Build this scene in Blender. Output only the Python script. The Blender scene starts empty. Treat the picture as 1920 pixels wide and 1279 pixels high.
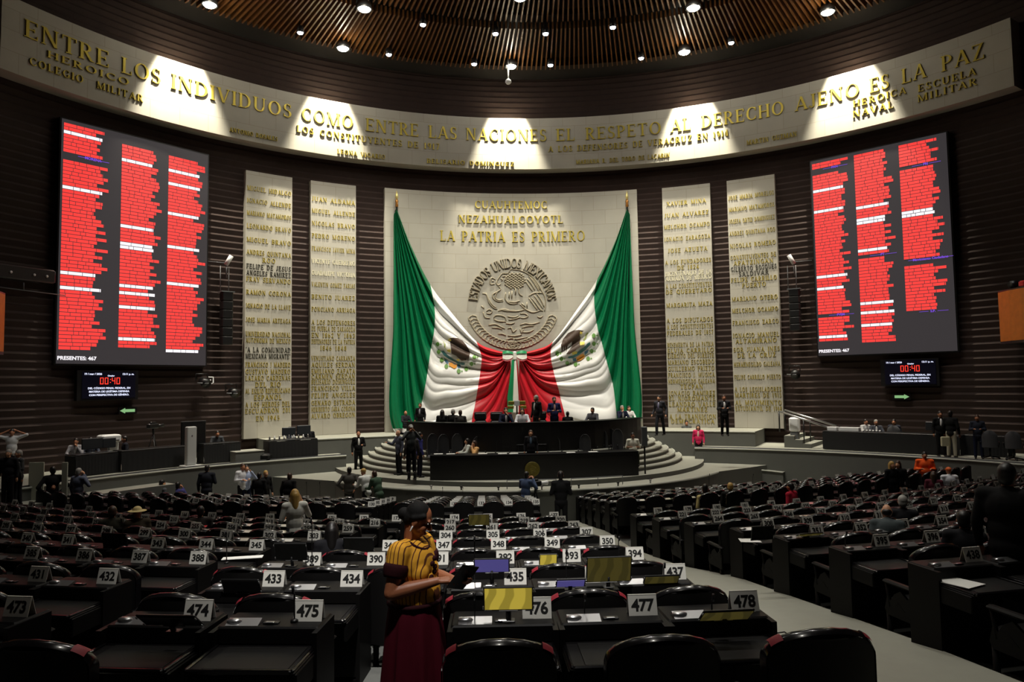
import bpy, bmesh, math, random
from math import sin, cos, pi, radians, sqrt, atan2, hypot
from mathutils import Vector, Matrix
from mathutils.bvhtree import BVHTree
random.seed(7)
scene = bpy.context.scene
COL = scene.collection

# ------------------------------------------------------------------ camera
FPX, PITCH, ROLL = 1330.0, 0.0614, -0.0144          # focal length in pixels of the 1920 px wide frame
cam_data = bpy.data.cameras.new('camera'); cam = bpy.data.objects.new('camera', cam_data); COL.objects.link(cam)
cam_data.sensor_width = 36.0; cam_data.lens = FPX/1920*36.0
cam_data.clip_start = 0.1; cam_data.clip_end = 200
_fw = Vector((0, cos(PITCH), sin(PITCH))); _up = Vector((0, -sin(PITCH), cos(PITCH))); _rt = Vector((1, 0, 0))
_r2 = _rt*cos(ROLL) + _up*sin(ROLL); _u2 = _up*cos(ROLL) - _rt*sin(ROLL)
cam.matrix_world = Matrix(((_r2.x, _u2.x, -_fw.x, 0), (_r2.y, _u2.y, -_fw.y, 0), (_r2.z, _u2.z, -_fw.z, 0), (0, 0, 0, 1)))
scene.camera = cam

def ray(px, py):
    a = px-960.0; b = py-639.5; c, s = cos(ROLL), sin(ROLL)
    a, b = c*a+s*b, -s*a+c*b
    x = a/FPX; u = -b/FPX
    return Vector((x, cos(PITCH)-u*sin(PITCH), sin(PITCH)+u*cos(PITCH)))
CX, CY = 1.728, 15.797                                # centre of the round hall
RW, RP, RF = 22.6, 22.27, 21.8                        # wall, face of the stone panels, face of the frieze
def at_z(px, py, z):
    r = ray(px, py); return r*(z/r.z)
def at_y(px, py, y):
    r = ray(px, py); return r*(y/r.y)
def at_r(px, py, R, cx=None, cy=None):
    cx = CX if cx is None else cx; cy = CY if cy is None else cy
    r = ray(px, py); A = r.x*r.x+r.y*r.y; B = -2*(r.x*cx+r.y*cy); K = cx*cx+cy*cy-R*R
    t = (-B+sqrt(max(B*B-4*A*K, 0)))/(2*A); return r*t
def th_of(p): return atan2(p[0]-CX, p[1]-CY)
def cyl(R, th, z): return Vector((CX+R*sin(th), CY+R*cos(th), z))
AX = Vector((-0.078, 0.997, 0)).normalized(); AU = Vector((AX.y, -AX.x, 0))   # long axis of the hall, and its right
def hall(u, v, z): return Vector((CX, CY, 0))+AU*u+AX*v+Vector((0, 0, z))
TH0 = atan2(AX.x, AX.y)

# ------------------------------------------------------------------ colour, world, exposure
scene.view_settings.view_transform = 'Standard'; scene.view_settings.look = 'None'
scene.view_settings.gamma = 1.0; scene.view_settings.use_curve_mapping = False
scene.view_settings.exposure = 0.0
w = bpy.data.worlds.new('dark'); scene.world = w; w.use_nodes = True
w.node_tree.nodes['Background'].inputs[0].default_value = (0.02, 0.02, 0.022, 1); w.node_tree.nodes['Background'].inputs[1].default_value = 0.3

def light(name, kind, loc, target, power, color=(1, .93, .8), size=.3, angle=60, blend=.5, sx=None):
    d = bpy.data.lights.new(name, kind); d.energy = power; d.color = color
    if kind == 'SPOT':
        d.spot_size = radians(angle); d.spot_blend = blend; d.shadow_soft_size = size
    elif kind == 'AREA':
        d.shape = 'DISK'; d.size = size
    else: d.shadow_soft_size = size
    o = bpy.data.objects.new(name, d); COL.objects.link(o); o.location = loc
    o.rotation_euler = (Vector(target)-Vector(loc)).to_track_quat('-Z', 'Y').to_euler(); return o
LAMPZ = 16.35
BIG = [(393, 8), (683, 16), (643, 90), (958, 124), (1283, 97), (1300, 14), (1552, 22), (975, -5)]
SMALL = [(563, 60), (729, 101), (793, 45), (889, 119), (929, 62), (1023, 62), (1032, 121), (1149, 50), (1202, 108), (1371, 79)]
SCALLOP = [(393, 8), (643, 90), (958, 124), (1283, 97), (1552, 22)]
WARM = (1.0, .92, .74)
for q in SCALLOP:                                     # the outer ring lamps graze the frieze
    p = at_z(q[0], q[1], LAMPZ-.35); t = th_of(p)
    light('frieze_spot', 'SPOT', cyl(20.7, t, 16.35), cyl(21.8, t, 12.9), 10500, WARM, .12, 54, .55)
for a in (-34, -22, -11, 0, 11, 22, 34):              # the inner lamps wash the stone panels and the flag
    t = TH0+radians(a)
    light('panel_spot', 'SPOT', cyl(13.6, t, LAMPZ-.3), cyl(22.2, t, 1.6), (3000 if abs(a) < 15 else 4600) if abs(a) < 30 else 2600, (1, .94, .80), .3, 66, .9)
for a in (-60, -25, 25, 60):                          # downlights over the podium
    t = TH0+radians(a*.5)
    light('podium_spot', 'SPOT', cyl(13.6, t, LAMPZ-.3), cyl(15.5, t, -3.7), 3600, (1, .95, .84), .3, 62, .9)
for u, v, pw in ((-9, 5, 700), (-3, 5, 2300), (3, 5, 2300), (9, 5, 700), (-9, -3, 350), (-2.5, -4, 2300), (3, -4, 1500), (9, -3, 350), (-3, -11, 700)):  # unseen overhead spots without fixtures, added as fill for the seats
    light('unseen_hall_spot', 'SPOT', hall(u, v, LAMPZ-.3), hall(u*.9, v-2, -4), pw, (1, .95, .85), .35, 80, .9)

light('unseen_hall_spot', 'SPOT', hall(-3.0, -16.5, 15.5), hall(-2.9, -6.0, -2.9), 19000, (1, .97, .92), .35, 25, 1.0)   # unseen spot added high behind the camera to brighten cards and the woman
light('unseen_hall_spot', 'SPOT', hall(-3.0, -9, 16), hall(-3.0, 4.0, -3.6), 9500, (1, .97, .92), .35, 23, 1.0)  # another unseen spot, added to brighten the cards of the far rows
for a in (-46, -62, 48, 64):                          # unseen spots added to brighten the side stages
    t = TH0+radians(a); light('added_stage_spot', 'SPOT', cyl(13.6, t, LAMPZ-.3), cyl(19.5, t, -3), 1700, (1, .96, .88), .3, 50, .9)
for q in BIG:                                         # glow of the big lamps on the slats around them
    p = at_z(q[0], q[1], LAMPZ-.28); light('lamp_glow', 'POINT', p, p-Vector((0, 0, 1)), 60, WARM, .2)

# ------------------------------------------------------------------ materials
MATS = {}
def mat(name, col, rough=.6, metal=0.0, var=0.0, scale=8.0, bump=0.0, bscale=None, emit=None, es=1.0, spec=.5, coat=0.0):
    if name in MATS: return MATS[name]
    m = bpy.data.materials.new(name); m.use_nodes = True; nt = m.node_tree; b = nt.nodes['Principled BSDF']
    c = tuple(x/255 for x in col); c = tuple((x/12.92 if x <= .04045 else ((x+.055)/1.055)**2.4) for x in c)
    b.inputs['Base Color'].default_value = (*c, 1); b.inputs['Roughness'].default_value = rough
    b.inputs['Metallic'].default_value = metal; b.inputs['Specular IOR Level'].default_value = spec
    if coat: b.inputs['Coat Weight'].default_value = coat; b.inputs['Coat Roughness'].default_value = .08
    if var or bump:
        tc = nt.nodes.new('ShaderNodeTexCoord'); nz = nt.nodes.new('ShaderNodeTexNoise')
        nz.inputs['Scale'].default_value = scale; nz.inputs['Detail'].default_value = 5
        nt.links.new(tc.outputs['Object'], nz.inputs['Vector'])
        if var:
            mx = nt.nodes.new('ShaderNodeMixRGB'); mx.blend_type = 'MIX'
            mx.inputs[1].default_value = (*[max(0, x*(1-var)) for x in c], 1); mx.inputs[2].default_value = (*[min(1, x*(1+var)) for x in c], 1)
            nt.links.new(nz.outputs['Fac'], mx.inputs[0]); nt.links.new(mx.outputs[0], b.inputs['Base Color'])
        if bump:
            bp = nt.nodes.new('ShaderNodeBump'); bp.inputs['Strength'].default_value = bump
            if bscale:
                n2 = nt.nodes.new('ShaderNodeTexNoise'); n2.inputs['Scale'].default_value = bscale; n2.inputs['Detail'].default_value = 4
                nt.links.new(tc.outputs['Object'], n2.inputs['Vector']); nt.links.new(n2.outputs['Fac'], bp.inputs['Height'])
            else: nt.links.new(nz.outputs['Fac'], bp.inputs['Height'])
            nt.links.new(bp.outputs[0], b.inputs['Normal'])
    if emit:
        e = tuple(x/255 for x in emit); e = tuple((x/12.92 if x <= .04045 else ((x+.055)/1.055)**2.4) for x in e)
        b.inputs['Emission Color'].default_value = (*e, 1); b.inputs['Emission Strength'].default_value = es
    MATS[name] = m; return m

def wave_into(m, axis, scale, c0, c1, dist=0.0, coord='Object', to='Base Color'):
    nt = m.node_tree; b = nt.nodes['Principled BSDF']; tc = nt.nodes.new('ShaderNodeTexCoord'); wv = nt.nodes.new('ShaderNodeTexWave')
    wv.bands_direction = axis; wv.inputs['Scale'].default_value = scale; wv.inputs['Distortion'].default_value = dist
    rp = nt.nodes.new('ShaderNodeValToRGB'); rp.color_ramp.elements[0].color = (*c0, 1); rp.color_ramp.elements[1].color = (*c1, 1)
    rp.color_ramp.elements[0].position = .35; rp.color_ramp.elements[1].position = .5
    nt.links.new(tc.outputs[coord], wv.inputs['Vector']); nt.links.new(wv.outputs['Fac'], rp.inputs[0]); nt.links.new(rp.outputs[0], b.inputs[to]); return rp

STONE = mat('limestone', (172, 168, 156), .75, var=.10, scale=1.3, bump=.05, bscale=30)
def blocks(m, bw, bh):                                # joints between stone slabs
    nt = m.node_tree; b = nt.nodes['Principled BSDF']; src = b.inputs['Base Color'].links[0].from_socket
    uv = nt.nodes.new('ShaderNodeUVMap'); br = nt.nodes.new('ShaderNodeTexBrick')
    br.inputs['Scale'].default_value = 1; br.inputs['Brick Width'].default_value = bw; br.inputs['Row Height'].default_value = bh
    br.inputs['Mortar Size'].default_value = .012; br.inputs['Color1'].default_value = (1, 1, 1, 1); br.inputs['Color2'].default_value = (.93, .93, .93, 1); br.inputs['Mortar'].default_value = (.78, .76, .7, 1)
    mx = nt.nodes.new('ShaderNodeMixRGB'); mx.blend_type = 'MULTIPLY'; mx.inputs[0].default_value = 1
    nt.links.new(uv.outputs[0], br.inputs['Vector']); nt.links.new(src, mx.inputs[1]); nt.links.new(br.outputs['Color'], mx.inputs[2]); nt.links.new(mx.outputs[0], b.inputs['Base Color'])
blocks(STONE, 1.25, .78)
GOLD = mat('gold_letters', (196, 176, 74), .38, metal=.55, var=.1)
DARKLET = mat('dark_letters', (52, 50, 40), .5)
WHITELET = mat('white_letters', (238, 232, 200), .5)
WALLM = mat('tezontle_brick', (44, 28, 22), .85, var=.4, scale=2.5, bump=.25, bscale=14)
CARPET = mat('grey_carpet', (92, 93, 90), .95, var=.12, scale=20)
CONC = mat('pale_floor', (150, 150, 138), .8, var=.08, scale=4)
GREYWALL = mat('grey_dais_cladding', (92, 93, 88), .7, var=.06, scale=3)
PALEEDGE = mat('pale_edge', (170, 171, 160), .6)
BLACKWOOD = mat('black_wood', (20, 18, 17), .35, var=.25, scale=6, coat=.2)
DESKBLK = mat('desk_black', (13, 12, 12), .5, var=.2, scale=9, bump=.05, bscale=60, spec=.14)
DESKTOP = mat('desk_top_black', (24, 23, 24), .42, var=.15, scale=12, bump=.04, bscale=80, spec=.13)
LEATHER = mat('black_leather', (11, 10, 10), .55, bump=.08, bscale=70, spec=.25)
RIMBLK = mat('glossy_black_leather', (16, 15, 17), .2, bump=.35, bscale=22, coat=.3, spec=.4)
REDFAB = mat('red_upholstery', (140, 24, 42), .6, var=.1, scale=30)
CHROME = mat('brushed_metal', (190, 190, 192), .28, metal=.9)
WHITEP = mat('white_card', (212, 210, 202), .6)
BLKINK = mat('black_ink', (14, 14, 14), .6)
PAPER = mat('paper', (235, 235, 230), .7)
REDPAPER = mat('red_folder', (205, 28, 40), .5)
BLKPL = mat('black_plastic', (16, 16, 17), .4)
GREYPL = mat('grey_plastic', (92, 94, 96), .45)
WHITEPL = mat('white_plastic', (225, 226, 226), .45)
WOOD = mat('ceiling_slat_wood', (98, 62, 28), .42, var=.25, scale=3)
CEILBACK = mat('ceiling_void', (22, 17, 15), .9)
ORWOOD = mat('orange_wood', (205, 116, 30), .45, var=.25, scale=5)
LENS = mat('lamp_glass', (255, 250, 235), .3, emit=(255, 248, 230), es=75)
LENSS = mat('small_lamp_glass', (240, 245, 255), .3, emit=(225, 235, 255), es=30)
FLAGG = mat('flag_green', (0, 116, 72), .42, var=.08, scale=6)
FLAGW = mat('flag_white', (226, 226, 224), .45)
FLAGR = mat('flag_red', (186, 22, 38), .42, var=.08, scale=6)

# ------------------------------------------------------------------ mesh builder
class MB:
    def __init__(s): s.v = []; s.f = []; s.m = []; s.sm = []; s.uv = []; s.hasuv = False; s.ms = []; s.cur = 0; s.M = None
    def mat(s, m):
        if m not in s.ms: s.ms.append(m)
        s.cur = s.ms.index(m); return s
    def add(s, vs, fs, smooth=False, uvs=None):
        o = len(s.v)
        s.v += [tuple(s.M @ Vector(p)) if s.M is not None else tuple(p) for p in vs]
        for i, f in enumerate(fs):
            s.f.append([o+k for k in f]); s.m.append(s.cur); s.sm.append(smooth)
            s.uv.append([uvs[k] for k in f] if uvs else [(0, 0)]*len(f))
        if uvs: s.hasuv = True
        return s
    def box(s, x0, x1, y0, y1, z0, z1, rot=0, piv=(0, 0)):
        vs = [(x, y, z) for z in (z0, z1) for y in (y0, y1) for x in (x0, x1)]
        if rot:
            c, n = cos(rot), sin(rot); vs = [(piv[0]+(x-piv[0])*c-(y-piv[1])*n, piv[1]+(x-piv[0])*n+(y-piv[1])*c, z) for x, y, z in vs]
        return s.add(vs, [(0, 2, 3, 1), (4, 5, 7, 6), (0, 1, 5, 4), (2, 6, 7, 3), (0, 4, 6, 2), (1, 3, 7, 5)])
    def bbox(s, x0, x1, y0, y1, z0, z1, b=.02):              # box with chamfered long edges (rounded look)
        vs = []; b = min(b, (x1-x0)/2.01, (y1-y0)/2.01, (z1-z0)/2.01)
        for z, i in ((z0, b), (z0+b, 0), (z1-b, 0), (z1, b)):
            xa, xb, ya, yb = x0+i, x1-i, y0+i, y1-i
            vs += [(xa+b, ya, z), (xb-b, ya, z), (xb, ya+b, z), (xb, yb-b, z), (xb-b, yb, z), (xa+b, yb, z), (xa, yb-b, z), (xa, ya+b, z)]
        fs = [list(range(7, -1, -1)), list(range(24, 32))]
        for r in range(3):
            for k in range(8): fs.append((r*8+k, r*8+(k+1) % 8, (r+1)*8+(k+1) % 8, (r+1)*8+k))
        return s.add(vs, fs)
    def prism(s, pts, z0, z1):
        n = len(pts); vs = [(p[0], p[1], z0) for p in pts]+[(p[0], p[1], z1) for p in pts]
        return s.add(vs, [list(range(n-1, -1, -1)), list(range(n, 2*n))]+[(k, (k+1) % n, n+(k+1) % n, n+k) for k in range(n)])
    def tube(s, pts, r, n=8, caps=True, smooth=True, flat=1.0):
        P = [Vector(p) for p in pts]; rs = r if isinstance(r, (list, tuple)) else [r]*len(P); vs = []; fs = []
        ref = Vector((0, 0, 1)); prev = None
        for i, p in enumerate(P):
            d = (P[min(i+1, len(P)-1)]-P[max(i-1, 0)])
            if d.length < 1e-9: d = Vector((0, 0, 1))
            d.normalize()
            if prev is None:
                a = d.cross(ref)
                if a.length < .1: a = d.cross(Vector((1, 0, 0)))
            else: a = prev-d*prev.dot(d)
            a.normalize(); prev = a; b = d.cross(a)
            for k in range(n):
                t = 2*pi*k/n; vs.append(p+(a*cos(t)+b*sin(t)*flat)*rs[i])
        for i in range(len(P)-1):
            for k in range(n): fs.append((i*n+k, i*n+(k+1) % n, (i+1)*n+(k+1) % n, (i+1)*n+k))
        if caps: fs += [list(range(n-1, -1, -1)), list(range((len(P)-1)*n, len(P)*n))]
        return s.add(vs, fs, smooth)
    def lathe(s, prof, c=(0, 0, 0), n=16, smooth=True):
        vs = [(c[0]+r*cos(2*pi*k/n), c[1]+r*sin(2*pi*k/n), c[2]+z) for r, z in prof for k in range(n)]
        fs = [(i*n+k, i*n+(k+1) % n, (i+1)*n+(k+1) % n, (i+1)*n+k) for i in range(len(prof)-1) for k in range(n)]
        fs += [list(range(n-1, -1, -1)), list(range((len(prof)-1)*n, len(prof)*n))]
        return s.add(vs, fs, smooth)
    def ell(s, c, r, nu=12, nv=8, rot=None):
        vs = []; R = rot or Matrix.Identity(3); c = Vector(c)
        for i in range(1, nv):
            t = pi*i/nv
            for k in range(nu): vs.append(c+R @ Vector((r[0]*sin(t)*cos(2*pi*k/nu), r[1]*sin(t)*sin(2*pi*k/nu), r[2]*cos(t))))
        fs = [(i*nu+k, (i+1)*nu+k, (i+1)*nu+(k+1) % nu, i*nu+(k+1) % nu) for i in range(nv-2) for k in range(nu)]
        a = len(vs); vs += [c+R @ Vector((0, 0, r[2])), c-R @ Vector((0, 0, r[2]))]
        fs += [(a, k, (k+1) % nu) for k in range(nu)]+[(a+1, (nv-2)*nu+(k+1) % nu, (nv-2)*nu+k) for k in range(nu)]
        return s.add(vs, fs, True)
    def cap(s, p, q, r1, r2, n=10):                          # tapered capsule
        p = Vector(p); q = Vector(q); d = q-p; L = max(d.length, 1e-5); d = d/L
        pts = []; rs = []
        for t in (90, 60, 30): pts.append(p-d*r1*sin(radians(t))); rs.append(max(r1*cos(radians(t)), r1*.02))
        pts.append(p); rs.append(r1); pts.append(q); rs.append(r2)
        for t in (30, 60, 90): pts.append(q+d*r2*sin(radians(t))); rs.append(max(r2*cos(radians(t)), r2*.02))
        return s.tube(pts, rs, n)
    def grid(s, rows, smooth=True, uvs=None, flip=False):
        nu = len(rows[0]); vs = [p for r in rows for p in r]
        fs = [(i*nu+k, i*nu+k+1, (i+1)*nu+k+1, (i+1)*nu+k) for i in range(len(rows)-1) for k in range(nu-1)]
        if flip: fs = [f[::-1] for f in fs]
        return s.add(vs, fs, smooth, [u for r in uvs for u in r] if uvs else None)
    def mesh(s, name):
        me = bpy.data.meshes.new(name); me.from_pydata([tuple(v) for v in s.v], [], s.f)
        for m in s.ms: me.materials.append(m)
        me.polygons.foreach_set('material_index', s.m); me.polygons.foreach_set('use_smooth', s.sm)
        if s.hasuv:
            l = me.uv_layers.new(name='UVMap'); flat = [c for f in s.uv for u in f for c in u]; l.data.foreach_set('uv', flat)
        me.update(); return me
    def build(s, name, parent=None, label=None, loc=None):
        o = bpy.data.objects.new(name, s.mesh(name)); COL.objects.link(o)
        if parent is not None: o.parent = parent
        if loc is not None: o.location = loc
        if label: o['label'] = label
        return o
def B(m): return MB().mat(m)
def tag(o, label, cat, group=None):
    o['label'] = label; o['category'] = cat
    if group: o['group'] = group
    return o
def thing(name, label, cat, loc=(0, 0, 0), rz=0, group=None):
    o = bpy.data.objects.new(name, None); COL.objects.link(o); o.location = loc; o.rotation_euler = (0, 0, rz); o.empty_display_size = .1
    return tag(o, label, cat, group)
def struct(name, mb):
    o = mb.build(name); o['kind'] = 'structure'; return o
def dup_tree(o, parent=None):
    c = o.copy(); COL.objects.link(c)
    if parent is not None: c.parent = parent
    for ch in o.children: dup_tree(ch, c)
    return c
TXT = {}
TMP = bpy.data.scenes.new('workbench')              # a side scene for turning text and modifiers into meshes; removed at the end
def bake(o):
    TMP.collection.objects.link(o)
    with bpy.context.temp_override(scene=TMP, view_layer=TMP.view_layers[0]):
        dg = bpy.context.evaluated_depsgraph_get(); dg.update()
        me = bpy.data.meshes.new_from_object(o.evaluated_get(dg))
    bpy.data.objects.remove(o); return me
def text_mesh(s, size=1.0, extrude=.01, offset=0.0, align='CENTER', m=None, spacing=1.0):
    k = (s, size, extrude, offset, align, m.name if m else '', spacing)
    if k in TXT: return TXT[k]
    cu = bpy.data.curves.new('t', 'FONT'); cu.body = s; cu.size = size; cu.extrude = extrude; cu.offset = offset
    cu.align_x = align; cu.align_y = 'CENTER'; cu.resolution_u = 3; cu.space_character = spacing
    me = bake(bpy.data.objects.new('t', cu)); bpy.data.curves.remove(cu)
    me.materials.clear()
    if m: me.materials.append(m)
    TXT[k] = me; return me
def add_obj(name, me, parent=None, loc=None, rot=None):
    o = bpy.data.objects.new(name, me); COL.objects.link(o)
    if parent is not None: o.parent = parent
    if loc is not None: o.location = loc
    if rot is not None: o.rotation_euler = rot
    return o

# ------------------------------------------------------------------ roman serif capitals
def _rect(x0, y0, x1, y1): return [[(x0, y0), (x1, y0), (x1, y1), (x0, y1)]]
def _stem(x, y0=0, y1=1, w=.13, b=1, t=1):
    o = _rect(x-w/2, y0, x+w/2, y1)
    if b: o += _rect(x-w/2-.07, y0, x+w/2+.07, y0+.045)
    if t: o += _rect(x-w/2-.07, y1-.045, x+w/2+.07, y1)
    return o
def _dg(x0, y0, x1, y1, w): return [[(x0-w/2, y0), (x0+w/2, y0), (x1+w/2, y1), (x1-w/2, y1)]]
def _arc(cx, cy, rx, ry, a0, a1, wx=.13, wy=.05, n=10):
    o = []; P = []
    for i in range(n+1):
        a = radians(a0+(a1-a0)*i/n); P.append(((cx+rx*cos(a), cy+ry*sin(a)), (cx+(rx-wx)*cos(a), cy+(ry-wy)*sin(a))))
    for i in range(n): o.append([P[i][0], P[i+1][0], P[i+1][1], P[i][1]])
    return o
def _sf(x, y, w=.2): return _rect(x-w/2, y, x+w/2, y+.045)
GL = {
 'A': (.78, _dg(.1, 0, .39, 1, .06)+_dg(.68, 0, .39, 1, .14)+_rect(.2, .3, .58, .35)+_sf(.1, 0)+_sf(.67, 0, .26)),
 'B': (.66, _stem(.15)+_arc(.3, .745, .28, .255, -90, 90)+_arc(.3, .265, .32, .265, -90, 90)+_rect(.15, .95, .3, 1)+_rect(.15, .48, .3, .53)+_rect(.15, 0, .3, .05)),
 'C': (.74, _arc(.42, .5, .38, .5, 50, 310, .14)+_rect(.62, .7, .67, .95)+_rect(.62, .08, .67, .28)),
 'D': (.78, _stem(.15)+_arc(.3, .5, .42, .5, -90, 90, .14)+_rect(.15, .95, .3, 1)+_rect(.15, 0, .3, .05)),
 'E': (.64, _stem(.15)+_rect(.15, .95, .56, 1)+_rect(.15, .48, .45, .53)+_rect(.15, 0, .58, .05)+_rect(.53, .8, .57, 1)+_rect(.55, 0, .59, .22)+_rect(.42, .4, .46, .61)),
 'F': (.6, _stem(.15)+_rect(.15, .95, .56, 1)+_rect(.15, .48, .45, .53)+_rect(.53, .8, .57, 1)+_rect(.42, .4, .46, .61)),
 'G': (.78, _arc(.42, .5, .38, .5, 50, 330, .14)+_rect(.62, .7, .67, .95)+_stem(.66, .05, .42, .12, 0, 1)),
 'H': (.8, _stem(.15)+_stem(.65)+_rect(.15, .48, .65, .53)),
 'I': (.32, _stem(.16)),
 'J': (.42, _stem(.27, .15, 1, .13, 0, 1)+_arc(.17, .18, .165, .18, 180, 360, .1)),
 'L': (.6, _stem(.15)+_rect(.15, 0, .54, .05)+_rect(.51, 0, .55, .24)),
 'M': (.98, _stem(.13, w=.06)+_dg(.48, .0, .15, 1, .14)+_dg(.46, .0, .8, 1, .05)+_stem(.83)),
 'N': (.82, _stem(.13, w=.06)+_dg(.66, 0, .16, 1, .15)+_stem(.67, w=.06, b=0)),
 'O': (.84, _arc(.42, .5, .38, .5, 0, 360, .14, .05, 20)),
 'P': (.62, _stem(.15)+_arc(.28, .73, .3, .27, -90, 90)+_rect(.15, .95, .28, 1)+_rect(.15, .46, .28, .51)),
 'Q': (.84, _arc(.42, .5, .38, .5, 0, 360, .14, .05, 20)+_dg(.75, -.14, .45, .12, .12)),
 'R': (.72, _stem(.15)+_arc(.28, .74, .29, .26, -90, 90)+_rect(.15, .95, .28, 1)+_rect(.15, .48, .3, .53)+_dg(.6, 0, .32, .5, .14)+_sf(.62, 0)),
 'S': (.56, _arc(.28, .74, .22, .26, 40, 270, .12)+_arc(.28, .26, .24, .26, -140, 90, .12)+_rect(.44, .74, .48, .96)+_rect(.07, .04, .11, .28)),
 'T': (.7, _stem(.35)+_rect(.04, .95, .66, 1)+_rect(.03, .78, .07, 1)+_rect(.63, .78, .67, 1)),
 'U': (.8, _stem(.15, .3, 1, .13, 0, 1)+_stem(.65, .3, 1, .06, 0, 1)+_arc(.385, .32, .3, .32, 180, 360, .12)),
 'V': (.76, _dg(.38, 0, .1, 1, .14)+_dg(.4, 0, .67, 1, .06)+_sf(.11, .955, .26)+_sf(.66, .955)),
 'X': (.76, _dg(.64, 0, .14, 1, .14)+_dg(.12, 0, .62, 1, .06)+_sf(.12, 0)+_sf(.63, 0, .25)+_sf(.15, .955, .25)+_sf(.62, .955)),
 'Y': (.74, _stem(.37, 0, .5, .13, 1, 0)+_dg(.37, .45, .1, 1, .13)+_dg(.38, .45, .64, 1, .06)+_sf(.11, .955, .24)+_sf(.64, .955)),
 'Z': (.68, _rect(.07, .95, .62, 1)+_rect(.06, 0, .62, .05)+_dg(.14, 0, .54, 1, .13)+_rect(.06, .8, .1, 1)+_rect(.59, 0, .63, .22)),
 '1': (.36, _stem(.18, t=0)+_dg(.06, .8, .16, 1, .05)), '2': (.56, _arc(.28, .72, .22, .28, -30, 170, .12)+_dg(.12, .03, .42, .6, .1)+_rect(.06, 0, .52, .06)),
 '3': (.54, _arc(.26, .75, .2, .25, -90, 150, .12)+_arc(.26, .26, .23, .27, -150, 90, .12)), '4': (.6, _stem(.4, t=0)+_rect(.04, .25, .55, .3)+_dg(.06, .28, .38, 1, .05)),
 '5': (.54, _arc(.25, .3, .25, .3, -140, 120, .12)+_rect(.1, .52, .15, 1)+_rect(.1, .93, .46, 1)),
 '6': (.56, _arc(.28, .3, .23, .3, 0, 360, .12, .05, 16)+_arc(.4, .45, .35, .55, 100, 190, .12)), '7': (.54, _rect(.05, .94, .5, 1)+_dg(.2, 0, .45, .96, .11)),
 '8': (.54, _arc(.27, .26, .23, .26, 0, 360, .12, .05, 16)+_arc(.27, .74, .2, .26, 0, 360, .12, .05, 16)), '9': (.56, _arc(.28, .7, .23, .3, 0, 360, .12, .05, 16)+_arc(.16, .55, .35, .55, -80, 10, .12)),
 '0': (.6, _arc(.3, .5, .25, .5, 0, 360, .13, .05, 18)), '.': (.24, _rect(.07, 0, .18, .11)), '"': (.3, _rect(.05, .75, .1, 1)+_rect(.18, .75, .23, 1)), ' ': (.5, []),
}
def glyphs(s, sp=.06, gap=None):                      # polygons in em units plus the total width
    x = 0; out = []
    for ch in s:
        base = {'É': 'E', 'Í': 'I', 'Ñ': 'N'}.get(ch, ch); w, P = GL.get(base, GL[' '])
        out += [[(x+a, b) for a, b in p] for p in P]; x += (gap if ch == ' ' and gap else w)+sp
    return out, x-sp
def inscription(s, th_c, z, h, R, m, parent, width=None, name='inscription', sp=.08, thick=.05, gap=None):   # every word is a part of its own
    _, W = glyphs(s, sp, gap); sx = (width/W) if width else h; x = -W/2
    for i, wd in enumerate(s.split(' ')):
        if i: x += (gap or GL[' '][0])+sp
        if not wd: continue
        P, ww = glyphs(wd, sp, gap); mb = B(m)
        for p in P:
            fr = [cyl(R-thick, th_c+(a+x)*sx/R, z+(b-.5)*h) for a, b in p]; bk = [cyl(R+.005, th_c+(a+x)*sx/R, z+(b-.5)*h) for a, b in p]
            n = len(p); mb.add(fr+bk, [list(range(n))]+[(k, n+k, n+(k+1) % n, (k+1) % n) for k in range(n)])
        mb.build(name, parent); x += ww+sp
# ================================================================== THE HALL
ZPIT, ZLOW, ZTOP, ZDAIS = -4.9, -3.73, -2.35, -3.05
def ringpts(R, a0, a1, n): return [(CX+R*sin(a0+(a1-a0)*i/n), CY+R*cos(a0+(a1-a0)*i/n)) for i in range(n+1)]
# wall: a drum of dark brick with deep horizontal courses
zs = []; z = -5.2; k = 0
while z < 17.4:
    zs.append((z, RW if k % 2 else RW-.055)); z += .21 if k % 2 else .09; k += 1
for nm, a0, a1 in (('wall_front', -.72, .62), ('wall_right', .62, 2.2), ('wall_back', 2.2, 2*pi-2.2), ('wall_left', -2.2, -.72)):
    n = int((a1-a0)*23)
    struct(nm, B(WALLM).grid([[cyl(R, a0+(a1-a0)*i/n, zz) for i in range(n+1)] for zz, R in zs], smooth=False))
# ceiling: a void disc and rings of radial slats
cm = B(CEILBACK)
cm.grid([[cyl(R, 2*pi*i/96, zz) for i in range(97)] for R, zz in ((22.7, 16.86), (20.9, 16.86), (20.9, 17.3), (16.5, 17.3), (16.5, 17.55), (8, 17.9), (.05, 17.9))], smooth=False)
cm.mat(WOOD)
for r0, r1, z0, z1, n, off in ((16.5, 20.85, 16.62, 16.95, 520, 0), (11.5, 16.3, 16.85, 17.2, 420, .5), (6.0, 11.3, 17.1, 17.4, 200, 0)):
    for i in range(n):
        a = 2*pi*(i+off)/n; e = Vector((cos(a), -sin(a), 0)); p0 = cyl(r0, a, 0); p1 = cyl(r1, a, 0)
        wd = .034
        vs = [p+e*sx*wd+Vector((0, 0, zz)) for p in (p0, p1) for sx in (-1, 1) for zz in (z0, z1)]
        cm.add(vs, [(0, 2, 3, 1), (4, 5, 7, 6), (0, 4, 6, 2), (1, 3, 7, 5), (0, 1, 5, 4), (2, 6, 7, 3)])
struct('ceiling', cm)

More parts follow.
